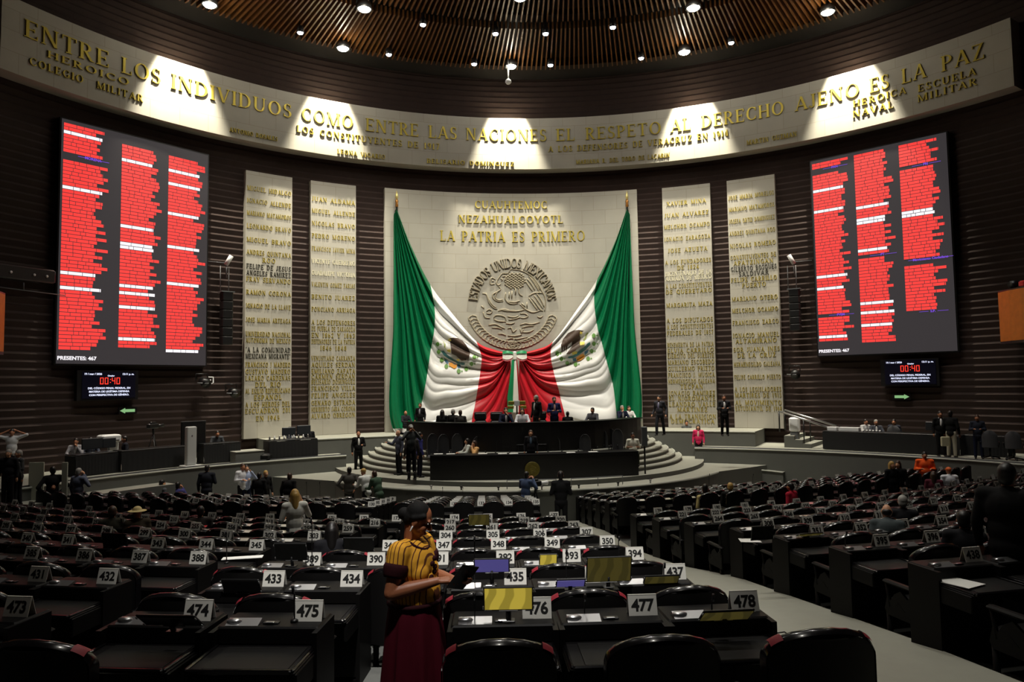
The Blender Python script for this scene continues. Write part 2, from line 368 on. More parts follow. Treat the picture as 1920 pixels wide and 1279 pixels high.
# ------------------------------------------------------------------ rows of seats: a fan of shallow arcs that step down to the pit
DROW = [5.45+1.68*k for k in range(8)]+[20.2+1.17*k for k in range(5)]
NROW = len(DROW)
def zrow(k): return (-2.64-.21*k) if k < 8 else (-4.27-.148*(k-8))
def rowpt(v, x):                                      # ground position on the arc whose centre is at depth v
    xc = -.7-.08*(v-7.5); s = x-xc; return Vector((x, v+s*s/50.0, 0)), math.atan(s/25.0)
def vrow(x, y):
    v = y
    for _ in range(12): xc = -.7-.08*(v-7.5); v = y-(x-xc)**2/50.0
    return v
EDGE = [-9.0]+[DROW[k]+.26 for k in range(7)]+[17.5]+[DROW[k]+.2 for k in range(8, 13)]
def zfloor(x, y):
    v = vrow(x, y)
    for k in range(NROW):
        if v < EDGE[k+1]: return zrow(k)
    return ZPIT
fm = B(CARPET)
XS = [-22+44*i/60 for i in range(61)]
for k in range(NROW):
    a, b = EDGE[k], EDGE[k+1]; z = zrow(k); zn = zrow(k+1) if k+1 < NROW else ZPIT
    A_ = [rowpt(a, x)[0]+Vector((0, 0, z)) for x in XS]; B_ = [rowpt(b, x)[0]+Vector((0, 0, z)) for x in XS]; C_ = [Vector((p.x, p.y, zn)) for p in B_]
    fm.grid([A_, B_, C_], smooth=False)
last = [rowpt(EDGE[-1], x)[0] for x in XS]
fm.mat(CONC).grid([[Vector((p.x, p.y, ZPIT)) for p in last], [Vector((p.x, 38.5, ZPIT)) for p in last]], smooth=False)
struct('floor', fm)
# ramp of the central aisle, laid over the terraces
AISL = {0: (2.0, 4.4), 1: (1.9, 4.35), 2: (1.78, 4.2), 3: (1.66, 4.05), 4: (1.5, 3.9), 5: (1.4, 3.3), 6: (1.25, 3.1), 7: (1.2, 2.9), 8: (.85, 2.65), 9: (.8, 2.5), 10: (.75, 2.4), 11: (.7, 2.3), 12: (.65, 2.2)}
rm = B(CONC); L_ = []; R_ = []
for k in range(NROW):
    xl, xr = AISL[k]; v = EDGE[k+1]; z = zrow(k)+.012
    L_.append(rowpt(v, xl)[0]+Vector((0, 0, z))); R_.append(rowpt(v, xr)[0]+Vector((0, 0, z)))
L_.insert(0, Vector((2.3, -3, zrow(0)+.21))); R_.insert(0, Vector((5.0, -3, zrow(0)+.21)))
L_.insert(1, Vector((2.12, 4.0, zrow(0)+.21))); R_.insert(1, Vector((4.65, 4.1, zrow(0)+.21)))
e = L_[-1]; L_.append(Vector((e.x-.1, e.y+.9, ZPIT+.012))); e = R_[-1]; R_.append(Vector((e.x-.1, e.y+.9, ZPIT+.012)))
rm.grid([L_, R_], smooth=False); rm.grid([[p+Vector((0, 0, -.3)) for p in L_], L_], smooth=False); rm.grid([R_, [p+Vector((0, 0, -.3)) for p in R_]], smooth=False)
struct('floor_aisle', rm)

# ------------------------------------------------------------------ podium: low platform, round steps, upper ledge
QV = 19.2                                             # centre of the podium arcs, on the hall axis
def podarc(R, a0, a1, n): return [hall(R*sin(a0+(a1-a0)*i/n), QV-R*cos(a0+(a1-a0)*i/n), 0) for i in range(n+1)]
def lid_prism(mb, pts, z0, z1, side, top, edge=None):
    n = len(pts); vs0 = [(p[0], p[1], z0) for p in pts]; vs1 = [(p[0], p[1], z1) for p in pts]
    mb.mat(side).add(vs0+vs1, [(k, (k+1) % n, n+(k+1) % n, n+k) for k in range(n)])
    mb.mat(top).add(vs1, [list(range(n))])
    if edge:
        mb.mat(edge)
        for i in range(len(pts)-1):
            a = Vector((pts[i][0], pts[i][1], 0)); b = Vector((pts[i+1][0], pts[i+1][1], 0))
            if (b-a).length < 3: mb.tube([a+Vector((0, 0, z1-.02)), b+Vector((0, 0, z1-.02))], .045, 6, smooth=False)
pm = MB()
back = [hall(12, 16, 0), hall(12, 21.5, 0), hall(-12, 21.5, 0), hall(-12, 16, 0)]
lid_prism(pm, podarc(9.75, -.93, .93, 36)+back, ZPIT, ZLOW, GREYWALL, CONC, PALEEDGE)
for i, R in enumerate((8.75, 7.75, 7.45, 7.15, 6.85, 6.55, 6.25)):
    lid_prism(pm, podarc(R, -1.5, 1.5, 40)+[hall(R, 21, 0), hall(-R, 21, 0)], ZLOW-.01, ZLOW+.1725*(i+1), GREYWALL, CONC, PALEEDGE if i else None)
lid_prism(pm, podarc(5.95, -1.5, 1.5, 30)+[hall(5.9, 21, 0), hall(-5.9, 21, 0)], ZLOW, ZTOP, GREYWALL, CONC)
struct('floor_podium', pm)
um = MB()
lid_prism(um, ringpts(19.85, -.66, .50, 50)+ringpts(RW-.03, .50, -.66, 50), ZPIT, ZTOP, GREYWALL, CONC, None)
um.mat(PALEEDGE)
um.tube([cyl(19.86, -.66+1.16*i/50, ZTOP-.02) for i in range(51)], .045, 6, smooth=False)
struct('trim_upper_ledge', um)
def th_px(px, py, z): return th_of(at_z(px, py, z))
tl = th_px(642, 852, ZDAIS); tr = th_px(1305, 838, ZDAIS)
for nm, a0, a1 in (('floor_dais_left', -2.2, tl), ('floor_dais_right', tr, 2.2)):
    dm = MB()
    lid_prism(dm, ringpts(18.6, a0, a1, 50)+ringpts(RW-.05, a1, a0, 50), ZPIT-.3, ZDAIS, GREYWALL, CONC)
    dm.mat(PALEEDGE).tube([cyl(18.6, a0+(a1-a0)*i/50, ZDAIS-.015) for i in range(51)], .04, 6, smooth=False)
    dm.mat(BLKPL).tube([cyl(18.68, a0+(a1-a0)*i/50, ZDAIS+.02) for i in range(51)], .05, 6, smooth=False)
    s0, s1 = (tl-.16, tl) if a0 < 0 else (tr, tr+.21)
    z0, z1 = (-3.98, ZLOW) if a0 < 0 else (ZLOW, -3.98)
    top = [cyl(18.25, s0+(s1-s0)*i/16, z0+(z1-z0)*i/16) for i in range(17)]
    dm.mat(GREYWALL).grid([[Vector((p.x, p.y, ZPIT)) for p in top], top], smooth=False)
    dm.mat(CONC).grid([top, [cyl(18.62, s0+(s1-s0)*i/16, z0+(z1-z0)*i/16) for i in range(17)]], smooth=False)
    dm.mat(PALEEDGE).tube(top, .035, 6, smooth=False)
    struct(nm, dm)
wk = MB(); lid_prism(wk, ringpts(17.7, -1.6, -.93, 24)+ringpts(18.62, -.93, -1.6, 24), ZPIT, -3.47, GREYWALL, CONC); struct('floor_side_walk', wk)
# dark dado board along the foot of the ledge and small steps behind the side stages
# ------------------------------------------------------------------ stone panels and frieze
def slab(R0, R1, a0, a1, z0, z1, n=24, m=STONE):
    mb = B(m); A_ = [a0+(a1-a0)*i/n for i in range(n+1)]
    def uv(zz): return [((a-a0)*R0, zz-z0) for a in A_]
    mb.grid([[cyl(R0, a, z0) for a in A_], [cyl(R0, a, z1) for a in A_]], smooth=True, uvs=[uv(z0), uv(z1)], flip=False)
    mb.add([cyl(R, a, zz) for zz in (z0, z1) for R in (R0, R1) for a in (a0,)]+[cyl(R, a1, zz) for zz in (z0, z1) for R in (R0, R1)], [(0, 2, 3, 1), (4, 5, 7, 6)], uvs=[(.3, .3)]*8)
    mb.add([cyl(R0, a, z0) for a in A_]+[cyl(R1, a, z0) for a in A_]+[cyl(R0, a, z1) for a in A_]+[cyl(R1, a, z1) for a in A_],
           [(i, n+1+i, n+2+i, i+1) for i in range(n)]+[(2*n+2+i, 2*n+3+i, 3*n+4+i, 3*n+3+i) for i in range(n)], uvs=[(.3, .3)]*(4*n+4))
    return mb
def th_face(px, py, R=RP): return th_of(at_r(px, py, R))
ZP0, ZP1 = -2.34, 10.31
PANELS = [('P1', th_face(459, 570), th_face(547, 570)), ('P2', th_face(582, 570), th_face(667.5, 570)), ('P3', th_face(1247, 570), th_face(1338, 570)), ('P4', th_face(1370, 570), th_face(1461, 570))]
PLAB = {'P1': 'tall stone panel of names, leftmost of the four slim panels', 'P2': 'tall stone panel of names just left of the flag wall',
        'P3': 'tall stone panel of names just right of the flag wall', 'P4': 'tall stone panel of names, rightmost of the four slim panels'}
panel_obj = {}
for k, a0, a1 in PANELS:
    o = slab(RP, RW, a0, a1, ZP0, ZP1, 10).build('memorial_stone'); tag(o, PLAB[k], 'memorial stone', 'slim stone name panels'); panel_obj[k] = (o, a0, a1)
ca0, ca1 = th_face(722, 560), th_face(1199, 560)
centre = slab(RP, RW, ca0, ca1, ZP0, ZP1+.05, 30).build('memorial_stone'); tag(centre, 'wide stone wall panel behind the draped flags with gold inscriptions', 'memorial stone')
fa1 = th_of(at_r(1898, 100, RF))
fo = slab(RF, RW+.02, -1.15, fa1, 11.57, 14.37, 80).build('stone_frieze'); tag(fo, 'curved stone frieze with gold letters running above the screens', 'frieze')
THC = (ca0+ca1)/2

def line_px(s, pts, h, m, parent, R, name='inscription', sp=.08, thick=.05, gap=None, z=None):   # one line of letters between two seen ends
    (x0, y0), (x1, y1) = pts; a, b = at_r(x0, y0, R), at_r(x1, y1, R); ta, tb = th_of(a), th_of(b)
    return inscription(s, (ta+tb)/2, z if z is not None else (a.z+b.z)/2, h, R, m, parent, width=(tb-ta)*R, name=name, sp=sp, thick=thick, gap=gap)
# frieze sentence, laid word by word
ZB = 13.42
for s, x0, x1, y0, y1 in (('ENTRE', 44, 205, 55, 101), ('LOS', 227, 302, 108, 135), ('INDIVIDUOS', 320, 547, 142, 199), ('COMO', 565, 662, 207, 228), ('ENTRE', 685, 785, 234, 243), ('LAS', 803, 857, 246, 248),
        ('NACIONES', 873, 1025, 250, 252), ('EL', 1042, 1078, 247, 247), ('RESPETO', 1097, 1240, 244, 234), ('AL', 1257, 1296, 233, 231), ('DERECHO', 1314, 1470, 222, 198), ('AJENO', 1490, 1612, 192, 164), ('ES', 1630, 1668, 160, 150), ('LA', 1690, 1737, 138, 128), ('PAZ', 1764, 1847, 115, 92)):
    line_px(s, ((x0, y0), (x1, y1)), .66, GOLD, fo, RF, z=ZB)
for s, x0, x1, y0, y1, h in (('HEROICO', 87, 242, 104, 152, .27), ('COLEGIO  MILITAR', 54, 268, 118, 182, .29), ('ANTONIO ROSALES', 430, 520, 242, 262, .2), ('LOS CONSTITUYENTES DE 1917', 556, 824, 242, 275, .32), ('LEONA VICARIO', 632, 722, 285, 294, .23), ('BELISARIO DOMINGUEZ', 800, 964, 302, 308, .23),
        ('A LOS DEFENSORES DE VERACRUZ EN 1914', 1028, 1366, 279, 250, .32), ('MARIANA R. DEL TORO DE LAZARIN', 1080, 1256, 303, 292, .23), ('MARTIN GUZMAN', 1400, 1494, 267, 252, .23),
        ('HEROICA', 1599, 1700, 193, 172, .31), ('ESCUELA', 1721, 1831, 163, 137, .31), ('NAVAL', 1599, 1676, 214, 197, .31), ('MILITAR', 1720, 1833, 182, 156, .31)):
    line_px(s, ((x0, y0), (x1, y1)), h, GOLD, fo, RF, sp=.14)
for s, x0, x1, y, h in (('CUAUHTEMOC', 890, 1026, 384, .42), ('NEZAHUALCOYOTL', 859, 1056, 411, .42), ('LA PATRIA ES PRIMERO', 825, 1097, 442, .56)):
    line_px(s, ((x0, y), (x1, y)), h, GOLD, centre, RP)
NAMES = {
 'P1': [(358, 'MIGUEL HIDALGO', 0), (381, 'IGNACIO ALLENDE', 0), (404, 'MARIANO MATAMOROS', 0), (428, 'LEONARDO BRAVO', 0), (453, 'MIGUEL BRAVO', 0), (476, 'ANDRES QUINTANA', 0), (489, 'ROO', 0), (502, 'FELIPE DE JESUS', 1), (514, 'ANGELES RAMIREZ', 1), (526, 'FRAY SERVANDO', 0), (550, 'RAMON CORONA', 0), (575, 'IGNACIO DE LA LLAVE', 0), (601, 'JOSE MARIA ARTEAGA', 0), (627, 'UNIVERSIDAD NACIONAL', 0), (639, 'AUTONOMA DE MEXICO', 0), (656, '"A LA COMUNIDAD', 1), (668, 'MEXICANA MIGRANTE"', 1), (684, 'FRANCISCO I MADERO', 0), (697, 'GUSTAVO MADERO', 0), (709, 'LAZARO CARDENAS', 0), (721, 'DEL RIO', 0), (733, 'AL EXILIO REPUBLICANO', 0), (745, 'ESPAÑOL', 0), (758, 'A LOS HEROES DEL', 0), (770, 'ESCUADRON 201', 0), (784, 'EN 1945', 0)],
 'P2': [(377, 'JUAN ALDAMA', 0), (399, 'MIGUEL ALLENDE', 0), (422, 'NICOLAS BRAVO', 0), (445, 'PEDRO MORENO', 0), (469, 'FRANCISCO JAVIER MINA', 0), (492, 'VICENTE GUERRERO', 2), (514, 'GUADALUPE VICTORIA', 2), (535, 'VALENTIN GOMEZ FARIAS', 0), (558, 'BENITO JUAREZ', 0), (581, 'PONCIANO ARRIAGA', 0), (605, 'A LOS DEFENSORES', 0), (617, 'DE PUEBLA DE ZARAGOZA', 0), (629, 'EN 1862 Y 1863', 0), (641, 'DEFENSORES DE LA PATRIA', 0), (653, '1846 1848', 0), (672, 'VENUSTIANO CARRANZA', 0), (684, 'AQUILES SERDAN', 0), (696, 'EMILIANO ZAPATA', 0), (706, 'CARMEN SERDAN', 0), (716, 'BELISARIO DOMINGUEZ', 0), (728, 'FRANCISCO VILLA', 0), (741, 'FELIPE ANGELES', 0), (755, 'GENARO ESTRADA', 0), (767, 'HERIBERTO JARA CORONA', 0), (779, 'ALVARO OBREGON', 0)],
 'P3': [(379, 'XAVIER MINA', 0), (401, 'JUAN ALVAREZ', 0), (423, 'MELCHOR OCAMPO', 0), (446, 'IGNACIO ZARAGOZA', 0), (468, 'JOSE AZUETA', 0), (490, 'A LOS FUNDADORES', 0), (501, 'DE 1824', 0), (512, 'BICENTENARIO DE LA', 2), (521, 'ARMADA DE MEXICO', 2), (535, 'A LAS CONSTITUYENTES', 0), (546, 'DE QUERETARO', 0), (571, 'MARGARITA MAZA', 0), (600, 'A LOS DIPUTADOS', 0), (612, 'A LOS CONSTITUYENTES', 0), (624, 'FEDERALES DE 1857', 0), (646, 'BENEMERITA DE LA PATRIA', 0), (657, 'ELVIA CARRILLO', 0), (667, 'EJERCITO DEL SURESTE', 0), (679, 'MARIANO ESCOBEDO', 0), (691, 'GUILLERMO PRIETO', 0), (703, 'FRANCISCO J. MUGICA', 0), (715, 'HERMENEGILDO GALEANA', 0), (725, 'TECPAN', 0), (737, 'IGNACIO RAMIREZ', 0), (747, 'EL NIGROMANTE', 0), (758, 'LEANDRO VALLE', 0), (768, 'MARTINEZ', 0), (781, 'A LA TRANSICION', 0), (790, 'DEMOCRATICA', 0)],
 'P4': [(366, 'JOSE MARIA MORELOS', 0), (388, 'MARIANO MATAMOROS', 0), (411, 'JOSEFA ORTIZ DOMINGUEZ', 0), (434, 'ANDRES QUINTANA ROO', 0), (458, 'NICOLAS ROMERO', 0), (480, 'CONSTITUYENTES DE', 0), (491, 'APATZINGAN', 0), (502, 'GILBERTO BOSQUES', 1), (512, 'SALDIVAR', 1), (523, 'FELIPE CARRILLO', 0), (534, 'PUERTO', 0), (559, 'MARIANO OTERO', 0), (581, 'MELCHOR OCAMPO', 0), (604, 'FRANCISCO ZARCO', 0), (628, 'IGNACIO MANUEL', 0), (639, 'ALTAMIRANO', 0), (655, 'SOR JUANA INES', 0), (666, 'DE LA CRUZ', 0), (683, 'HERMENEGILDO GALEANA', 0), (707, 'FELIPE CARRILLO PUERTO', 0), (730, 'A LOS LEGISLADORES', 0), (741, 'MARTIRES DE 1913', 0), (755, 'AL MOVIMIENTO', 0), (766, 'ESTUDIANTIL DE 1968', 0)]}
for k, rows in NAMES.items():
    o, a0, a1 = panel_obj[k]; tc = (a0+a1)/2; wmax = (a1-a0)*RP*.95
    for y, s, c in rows:
        x = {'P1': 503, 'P2': 624, 'P3': 1292, 'P4': 1415}[k]; z = at_r(x, y, RP).z; P, W = glyphs(s, .14)
        inscription(s, tc, z, .22, RP, (GOLD, DARKLET, WHITELET)[c], o, width=min(wmax, W*.23), sp=.14, thick=.03)

# relief of the national arms cast on the centre panel, drawn as raised strokes
def zr(x, y): return (860+x/6.09, 470+y/6.09)
em = B(mat('cast_relief', (150, 141, 120), .6, var=.12, scale=3))
def strokes(mb, L, r=.05, R=RP, tr=zr, flat=.7):
    for pts in L:
        P = [at_r(*tr(x, y), R-.02) for x, y in pts]
        if len(P) > 2:                                # smooth the polyline
            Q = []
            for i in range(len(P)-1):
                p0, p1, p2, p3 = P[max(i-1, 0)], P[i], P[i+1], P[min(i+2, len(P)-1)]
                for t in (0, .33, .66): Q.append(.5*((2*p1)+(p2-p0)*t+(2*p0-5*p1+4*p2-p3)*t*t+(3*p1-p0-3*p2+p3)*t**3))
            Q.append(P[-1]); P = Q
        n = len(P); rs = [r*(.55+.45*sin(pi*min(1, max(0, (i+.6)/n)))) for i in range(n)]
        mb.tube(P, rs, 6)
S = [[(590, 215), (700, 225), (790, 265), (850, 310), (910, 385), (950, 460), (985, 530), (990, 620), (980, 690)], [(800, 290), (850, 350), (900, 430), (930, 490)], [(780, 320), (830, 380), (870, 450)], [(820, 300), (880, 370), (925, 450)], [(760, 340), (800, 400), (840, 460)],
     [(590, 215), (560, 260), (500, 260), (460, 310), (440, 340)], [(440, 340), (430, 370), (450, 395), (480, 380)], [(420, 330), (380, 310), (360, 345), (365, 385), (410, 380)], [(380, 345), (400, 350)], [(480, 320), (500, 330), (490, 345)], [(500, 300), (540, 290), (520, 350)],
     [(450, 400), (480, 440), (440, 470), (390, 500), (400, 550), (450, 580), (510, 575)], [(480, 440), (430, 490), (420, 545), (460, 565), (505, 560)], [(270, 490), (310, 495), (330, 540), (350, 600), (400, 655), (440, 665)], [(310, 480), (345, 560), (390, 625), (430, 650)],
     [(540, 480), (530, 540), (560, 590), (620, 610), (680, 600)], [(560, 580), (640, 590), (700, 570)], [(580, 470), (575, 540)], [(610, 460), (605, 545)], [(650, 430), (650, 500)], [(690, 430), (690, 490), (730, 520)], [(700, 610), (740, 650), (800, 690), (860, 705), (940, 680)], [(720, 600), (760, 640)], [(780, 590), (780, 650)],
     [(800, 520), (860, 485), (930, 480), (975, 490)], [(830, 540), (880, 600), (930, 670), (965, 690)], [(860, 510), (910, 580), (960, 660)], [(890, 490), (940, 560), (975, 640)], [(800, 540), (850, 610), (900, 680)],
     [(450, 690), (520, 670), (600, 690), (680, 690), (760, 670)], [(470, 670), (560, 690), (640, 680)], [(400, 770), (420, 740), (480, 740), (530, 760), (540, 800)], [(400, 780), (450, 805), (540, 810)], [(560, 750), (640, 760), (680, 740)], [(570, 790), (640, 780), (700, 760)], [(700, 720), (760, 720), (790, 750), (740, 770), (690, 760)], [(540, 830), (600, 835), (640, 820)],
     [(320, 690), (350, 670), (380, 690), (360, 720), (320, 715)], [(280, 700), (300, 760), (360, 770)], [(260, 630), (290, 660)], [(900, 750), (930, 765), (960, 745)], [(700, 850), (760, 830), (830, 840), (930, 815)], [(720, 880), (800, 860), (860, 860)], [(340, 850), (420, 840), (480, 870), (530, 890)], [(380, 880), (440, 880), (500, 900)],
     [(560, 890), (600, 880), (620, 930), (660, 900)], [(700, 890), (720, 940), (740, 890)], [(560, 970), (640, 975), (720, 960)], [(450, 950), (500, 950), (540, 970)], [(720, 930), (800, 930), (860, 900)],
     [(540, 1020), (600, 1000), (660, 1010), (720, 1000), (790, 985)], [(560, 1040), (620, 1060), (680, 1040), (760, 1040), (840, 1010)], [(570, 1060), (600, 1090), (650, 1080), (700, 1070)], [(600, 1100), (620, 1110)], [(630, 1000), (635, 1050)]]
for i in range(13):                                  # breast and wing scales of the eagle
    for j in range(7):
        x = 520+i*22-j*2; y = 260+j*28+(i % 2)*12
        if (x-640)**2/15500+(y-340)**2/9800 < 1: S.append([(x-9, y-8), (x, y+6), (x+9, y-8)])
for sd in (-1, 1):                                   # oak and laurel wreath
    for i in range(15):
        a = radians(15+i*5.2); x = 615+sd*480*cos(a); y = 620+460*sin(a)
        dx, dy = -sd*sin(a), cos(a)
        for t in (-1, 1): S.append([(x, y), (x+dx*20+t*cos(a)*sd*44, y+dy*20+t*sin(a)*40), (x+dx*58+t*sd*cos(a)*40, y+dy*56+t*sin(a)*36), (x+dx*40+t*cos(a)*sd*14, y+dy*40+t*sin(a)*12)])
strokes(em, S, .042)
emb = em.build('relief_emblem'); tag(emb, 'round cast relief of an eagle and wreath on the centre stone panel', 'emblem')
s = 'ESTADOS UNIDOS MEXICANOS'; cx_, cy_ = zr(615, 590); cp = at_r(cx_, cy_, RP); rad = 455/6.09*37.9/FPX
ring = B(MATS['cast_relief']); P, W = glyphs('', 0); tot = 0; ws = [GL[c][0]+.1 for c in s]; T = sum(ws); acc = 0
for c, wv in zip(s, ws):
    a = radians(-87+174*(acc+wv/2)/T); acc += wv
    for p in GL[c][1]:
        fr = []
        for (gx, gy) in p:
            lx = (gx-GL[c][0]/2)*.42; ly = (gy-.5)*.5+rad; hx = lx*cos(a)+ly*sin(a); hz = -lx*sin(a)+ly*cos(a); fr.append((th_of(cp)+hx/RP, cp.z+hz))
        n = len(fr); vs = [cyl(RP-.09, t, z_) for t, z_ in fr]+[cyl(RP+.01, t, z_) for t, z_ in fr]
        ring.add(vs, [list(range(n))]+[(k, n+k, n+(k+1) % n, (k+1) % n) for k in range(n)])
ring.build('ring_lettering', emb)

# ------------------------------------------------------------------ draped flags
def cr(P, t):                                        # point on a smooth chain, t in 0..len-1
    i = min(int(t), len(P)-2); u = t-i; p0, p1, p2, p3 = P[max(i-1, 0)], P[i], P[i+1], P[min(i+2, len(P)-1)]
    return tuple(.5*((2*b)+(c-a)*u+(2*a-5*b+4*c-d)*u*u+(3*b-a-3*c+d)*u**3) for a, b, c, d in zip(p0, p1, p2, p3))
def bline(P, t): 
    x = t*(len(P)-1); return cr(P, min(x, len(P)-1.0001))
FL = dict(pole=(744, 392), L1=[(807, 534), (815, 580), (814, 620), (807, 660), (800, 709), (790, 759), (779, 802), (760, 803), (737, 804)], L2=[(893, 640), (899, 655), (903, 672), (901, 695), (897, 722), (892, 752), (886, 800), (920, 803), (963, 804)], knot=(955, 662), kb=(962, 800))
FR = dict(pole=(1175, 392), L1=[(1120, 523), (1114, 560), (1120, 613), (1129, 645), (1138, 680), (1150, 726), (1160, 800), (1176, 802), (1198, 803)], L2=[(1037, 640), (1033, 652), (1033, 672), (1037, 693), (1043, 716), (1050, 742), (1059, 800), (1015, 803), (967, 804)], knot=(977, 662), kb=(968, 800))
def flag_side(F, label, sgn):
    root = thing('flag', label, 'flag', at_r(F['pole'][0], 800, 21.9), 0, 'draped national flags'); inv = root.location
    N = 260; bands = {'green_stripe': [], 'white_stripe': [], 'red_stripe': []}
    for i in range(N+1):
        t = i/N; L1 = bline(F['L1'], t); L2 = bline(F['L2'], t)
        kn = (F['knot'][0]+(F['kb'][0]-F['knot'][0])*max(0, t-.15)*.6, F['knot'][1]+14*min(t, .4)+ (max(0, t-.72)/.28)*100)
        po = (F['pole'][0]-sgn*6*t, F['pole'][1]+10*t)
        sag = 10+46*min(1, t*1.2)
        mid = ((L1[0]*.55+L2[0]*.45), (L1[1]*.55+L2[1]*.45)+sag*(.35 if t < .7 else .2))
        m0 = ((po[0]+L1[0])/2-sgn*(4 if t < .75 else 1)*(1-t), (po[1]+L1[1])/2)
        m2 = ((kn[0]*.55+L2[0]*.45), (kn[1]*.45+L2[1]*.55)+6+8*t)
        C = [po, m0, L1, mid, L2, m2, kn]
        for nm, a, b, n in (('green_stripe', 0, 2, 46), ('white_stripe', 2, 4, 46), ('red_stripe', 4, 6, 34)):
            row = []
            for j in range(n+1):
                q = a+(b-a)*j/n; x, y = cr(C, min(q, 5.9999)); g = q/6
                env = sin(pi*min(1, max(0, g*1.02-.01)))**.5
                cusp = lambda a: 1-2*abs(sin(a*.5))**.75
                a1 = .20 if g < .34 else .11
                fold = cusp(t*(50)+1.2*sin(g*4)+(1.14*0))*a1+cusp(t*91+2.0*g*3+.7)*.04+sin(t*25-g*2.2)*.10
                fold *= .35+.65*env
                hem = min(1, t/.06); fold = fold*hem+.20*(1-hem)
                row.append(at_r(x, y, 21.87+fold)-inv)
            bands[nm].append(row)
    parts = {}
    for nm, m in (('green_stripe', FLAGG), ('white_stripe', FLAGW), ('red_stripe', FLAGR)):
        parts[nm] = B(m).grid(bands[nm], smooth=True).build(nm, root)
    # arms printed on the white stripe, laid on the folds of the cloth
    wrows = bands['white_stripe']; vs = [p+inv for r in wrows for p in r]; nu = len(wrows[0])
    tree = BVHTree.FromPolygons(vs, [(a*nu+k, a*nu+k+1, (a+1)*nu+k+1, (a+1)*nu+k) for a in range(len(wrows)-1) for k in range(nu-1)])
    E = MB()
    def patch(poly, m, lift=.012):
        bm = bmesh.new(); vv = [bm.verts.new((x, y, 0)) for x, y in poly]; bm.faces.new(vv)
        bmesh.ops.triangulate(bm, faces=bm.faces[:])
        for _ in range(2): bmesh.ops.subdivide_edges(bm, edges=[e for e in bm.edges if e.calc_length() > 5], cuts=2, use_grid_fill=True)
        bmesh.ops.triangulate(bm, faces=bm.faces[:]); bm.verts.index_update(); out = []
        for v_ in bm.verts:
            r = ray(v_.co.x, v_.co.y).normalized(); h = tree.ray_cast(Vector((0, 0, 0)), r)
            p = h[0] if h[0] is not None else at_r(v_.co.x, v_.co.y, 21.8)
            out.append(p-r*lift*2.5-inv)
        E.mat(m).add(out, [[v_.index for v_ in f.verts] for f in bm.faces], True); bm.free()
    BR_ = mat('eagle_brown', (62, 44, 32), .5, var=.2, scale=9); BL_ = mat('lake_blue', (62, 110, 142), .5); TEAL = mat('cactus_teal', (52, 104, 104), .5, var=.2, scale=14); OR_ = mat('shell_orange', (222, 148, 42), .5); YE_ = mat('beak_yellow', (222, 204, 92), .5); GR_ = mat('wreath_green', (96, 142, 62), .5, var=.25, scale=20); SN_ = mat('snake_green', (150, 160, 90), .5)
    if sgn > 0:
        T = lambda x, y: (800+x/11.63, 600+y/11.63)
        eagle = [(500, 400), (580, 385), (680, 395), (780, 450), (860, 540), (920, 640), (945, 720), (910, 900), (900, 740), (880, 870), (860, 730), (840, 860), (700, 690), (720, 740), (860, 880), (760, 890), (640, 780), (540, 740), (530, 600), (560, 500)]
        blues = [[(310, 680), (370, 670), (450, 760), (560, 840), (650, 900), (740, 940), (740, 1010), (640, 930), (480, 850), (380, 780)], [(740, 930), (830, 940), (830, 980), (750, 990)]]
        lb = [[(370, 820), (430, 860), (480, 930), (450, 960), (400, 900)], [(660, 970), (740, 970), (730, 1050), (680, 1050)]]
        orange = [(480, 940), (540, 930), (600, 980), (660, 970), (650, 1040), (600, 1060), (500, 1000)]
        leaves = [(240, 530), (262, 700), (330, 870), (430, 1010), (700, 1115), (865, 1065), (978, 960), (1040, 810)]
        yel = [[(460, 430), (520, 410), (540, 450), (490, 470)], [(440, 650), (520, 640), (520, 720), (450, 690)], [(650, 850), (720, 860), (710, 900), (660, 890)]]
        snake = [(360, 470), (400, 520), (390, 600), (430, 640)]; hd = (500, 430)
    else:
        T = lambda x, y: (1020+x/11.63, 600+y/11.63)
        eagle = [(870, 240), (760, 215), (640, 230), (520, 290), (420, 410), (370, 540), (385, 680), (400, 730), (420, 560), (440, 720), (465, 565), (480, 700), (520, 550), (610, 470), (600, 590), (480, 750), (560, 740), (680, 670), (720, 620), (790, 590), (780, 480), (800, 380), (760, 310)]
        blues = [[(1005, 480), (1010, 540), (900, 660), (760, 760), (640, 830), (540, 840), (520, 800), (620, 790), (740, 700), (880, 590), (950, 510)]]
        lb = [[(880, 690), (970, 650), (950, 720), (890, 770)], [(620, 850), (700, 830), (700, 890), (640, 900)]]
        orange = [(700, 830), (800, 760), (860, 740), (895, 800), (800, 880), (730, 900)]
        leaves = [(290, 730), (380, 850), (510, 945), (690, 965), (960, 840), (1040, 680), (1090, 520), (1085, 340)]
        yel = [[(790, 250), (840, 270), (830, 310), (780, 300)], [(780, 480), (890, 470), (880, 540), (790, 550)], [(610, 710), (720, 690), (720, 740), (620, 760)]]
        snake = [(960, 280), (920, 330), (900, 400), (860, 440)]; hd = (820, 280)
    for i in range(len(snake)-1):
        (x0, y0), (x1, y1) = snake[i], snake[i+1]; patch([T(x0-14, y0-8), T(x0+14, y0+8), T(x1+14, y1+8), T(x1-14, y1-8)], SN_, .02)
    for q in lb: patch([T(*p) for p in q], BL_)
    for q in blues: patch([T(*p) for p in q], TEAL, .02)
    patch([T(*p) for p in orange], OR_, .028); patch([T(*p) for p in eagle], BR_, .022)
    for q in yel: patch([T(*p) for p in q], YE_, .034)
    for lx, ly in leaves:
        patch([T(lx+46*cos(a)*(.75+.25*cos(2*a)), ly+52*sin(a)) for a in [2*pi*k/10 for k in range(10)]], GR_, .02)
        patch([T(lx+70+18*cos(a), ly+70*0+18*sin(a)) for a in [2*pi*k/6 for k in range(6)]], GR_, .02)
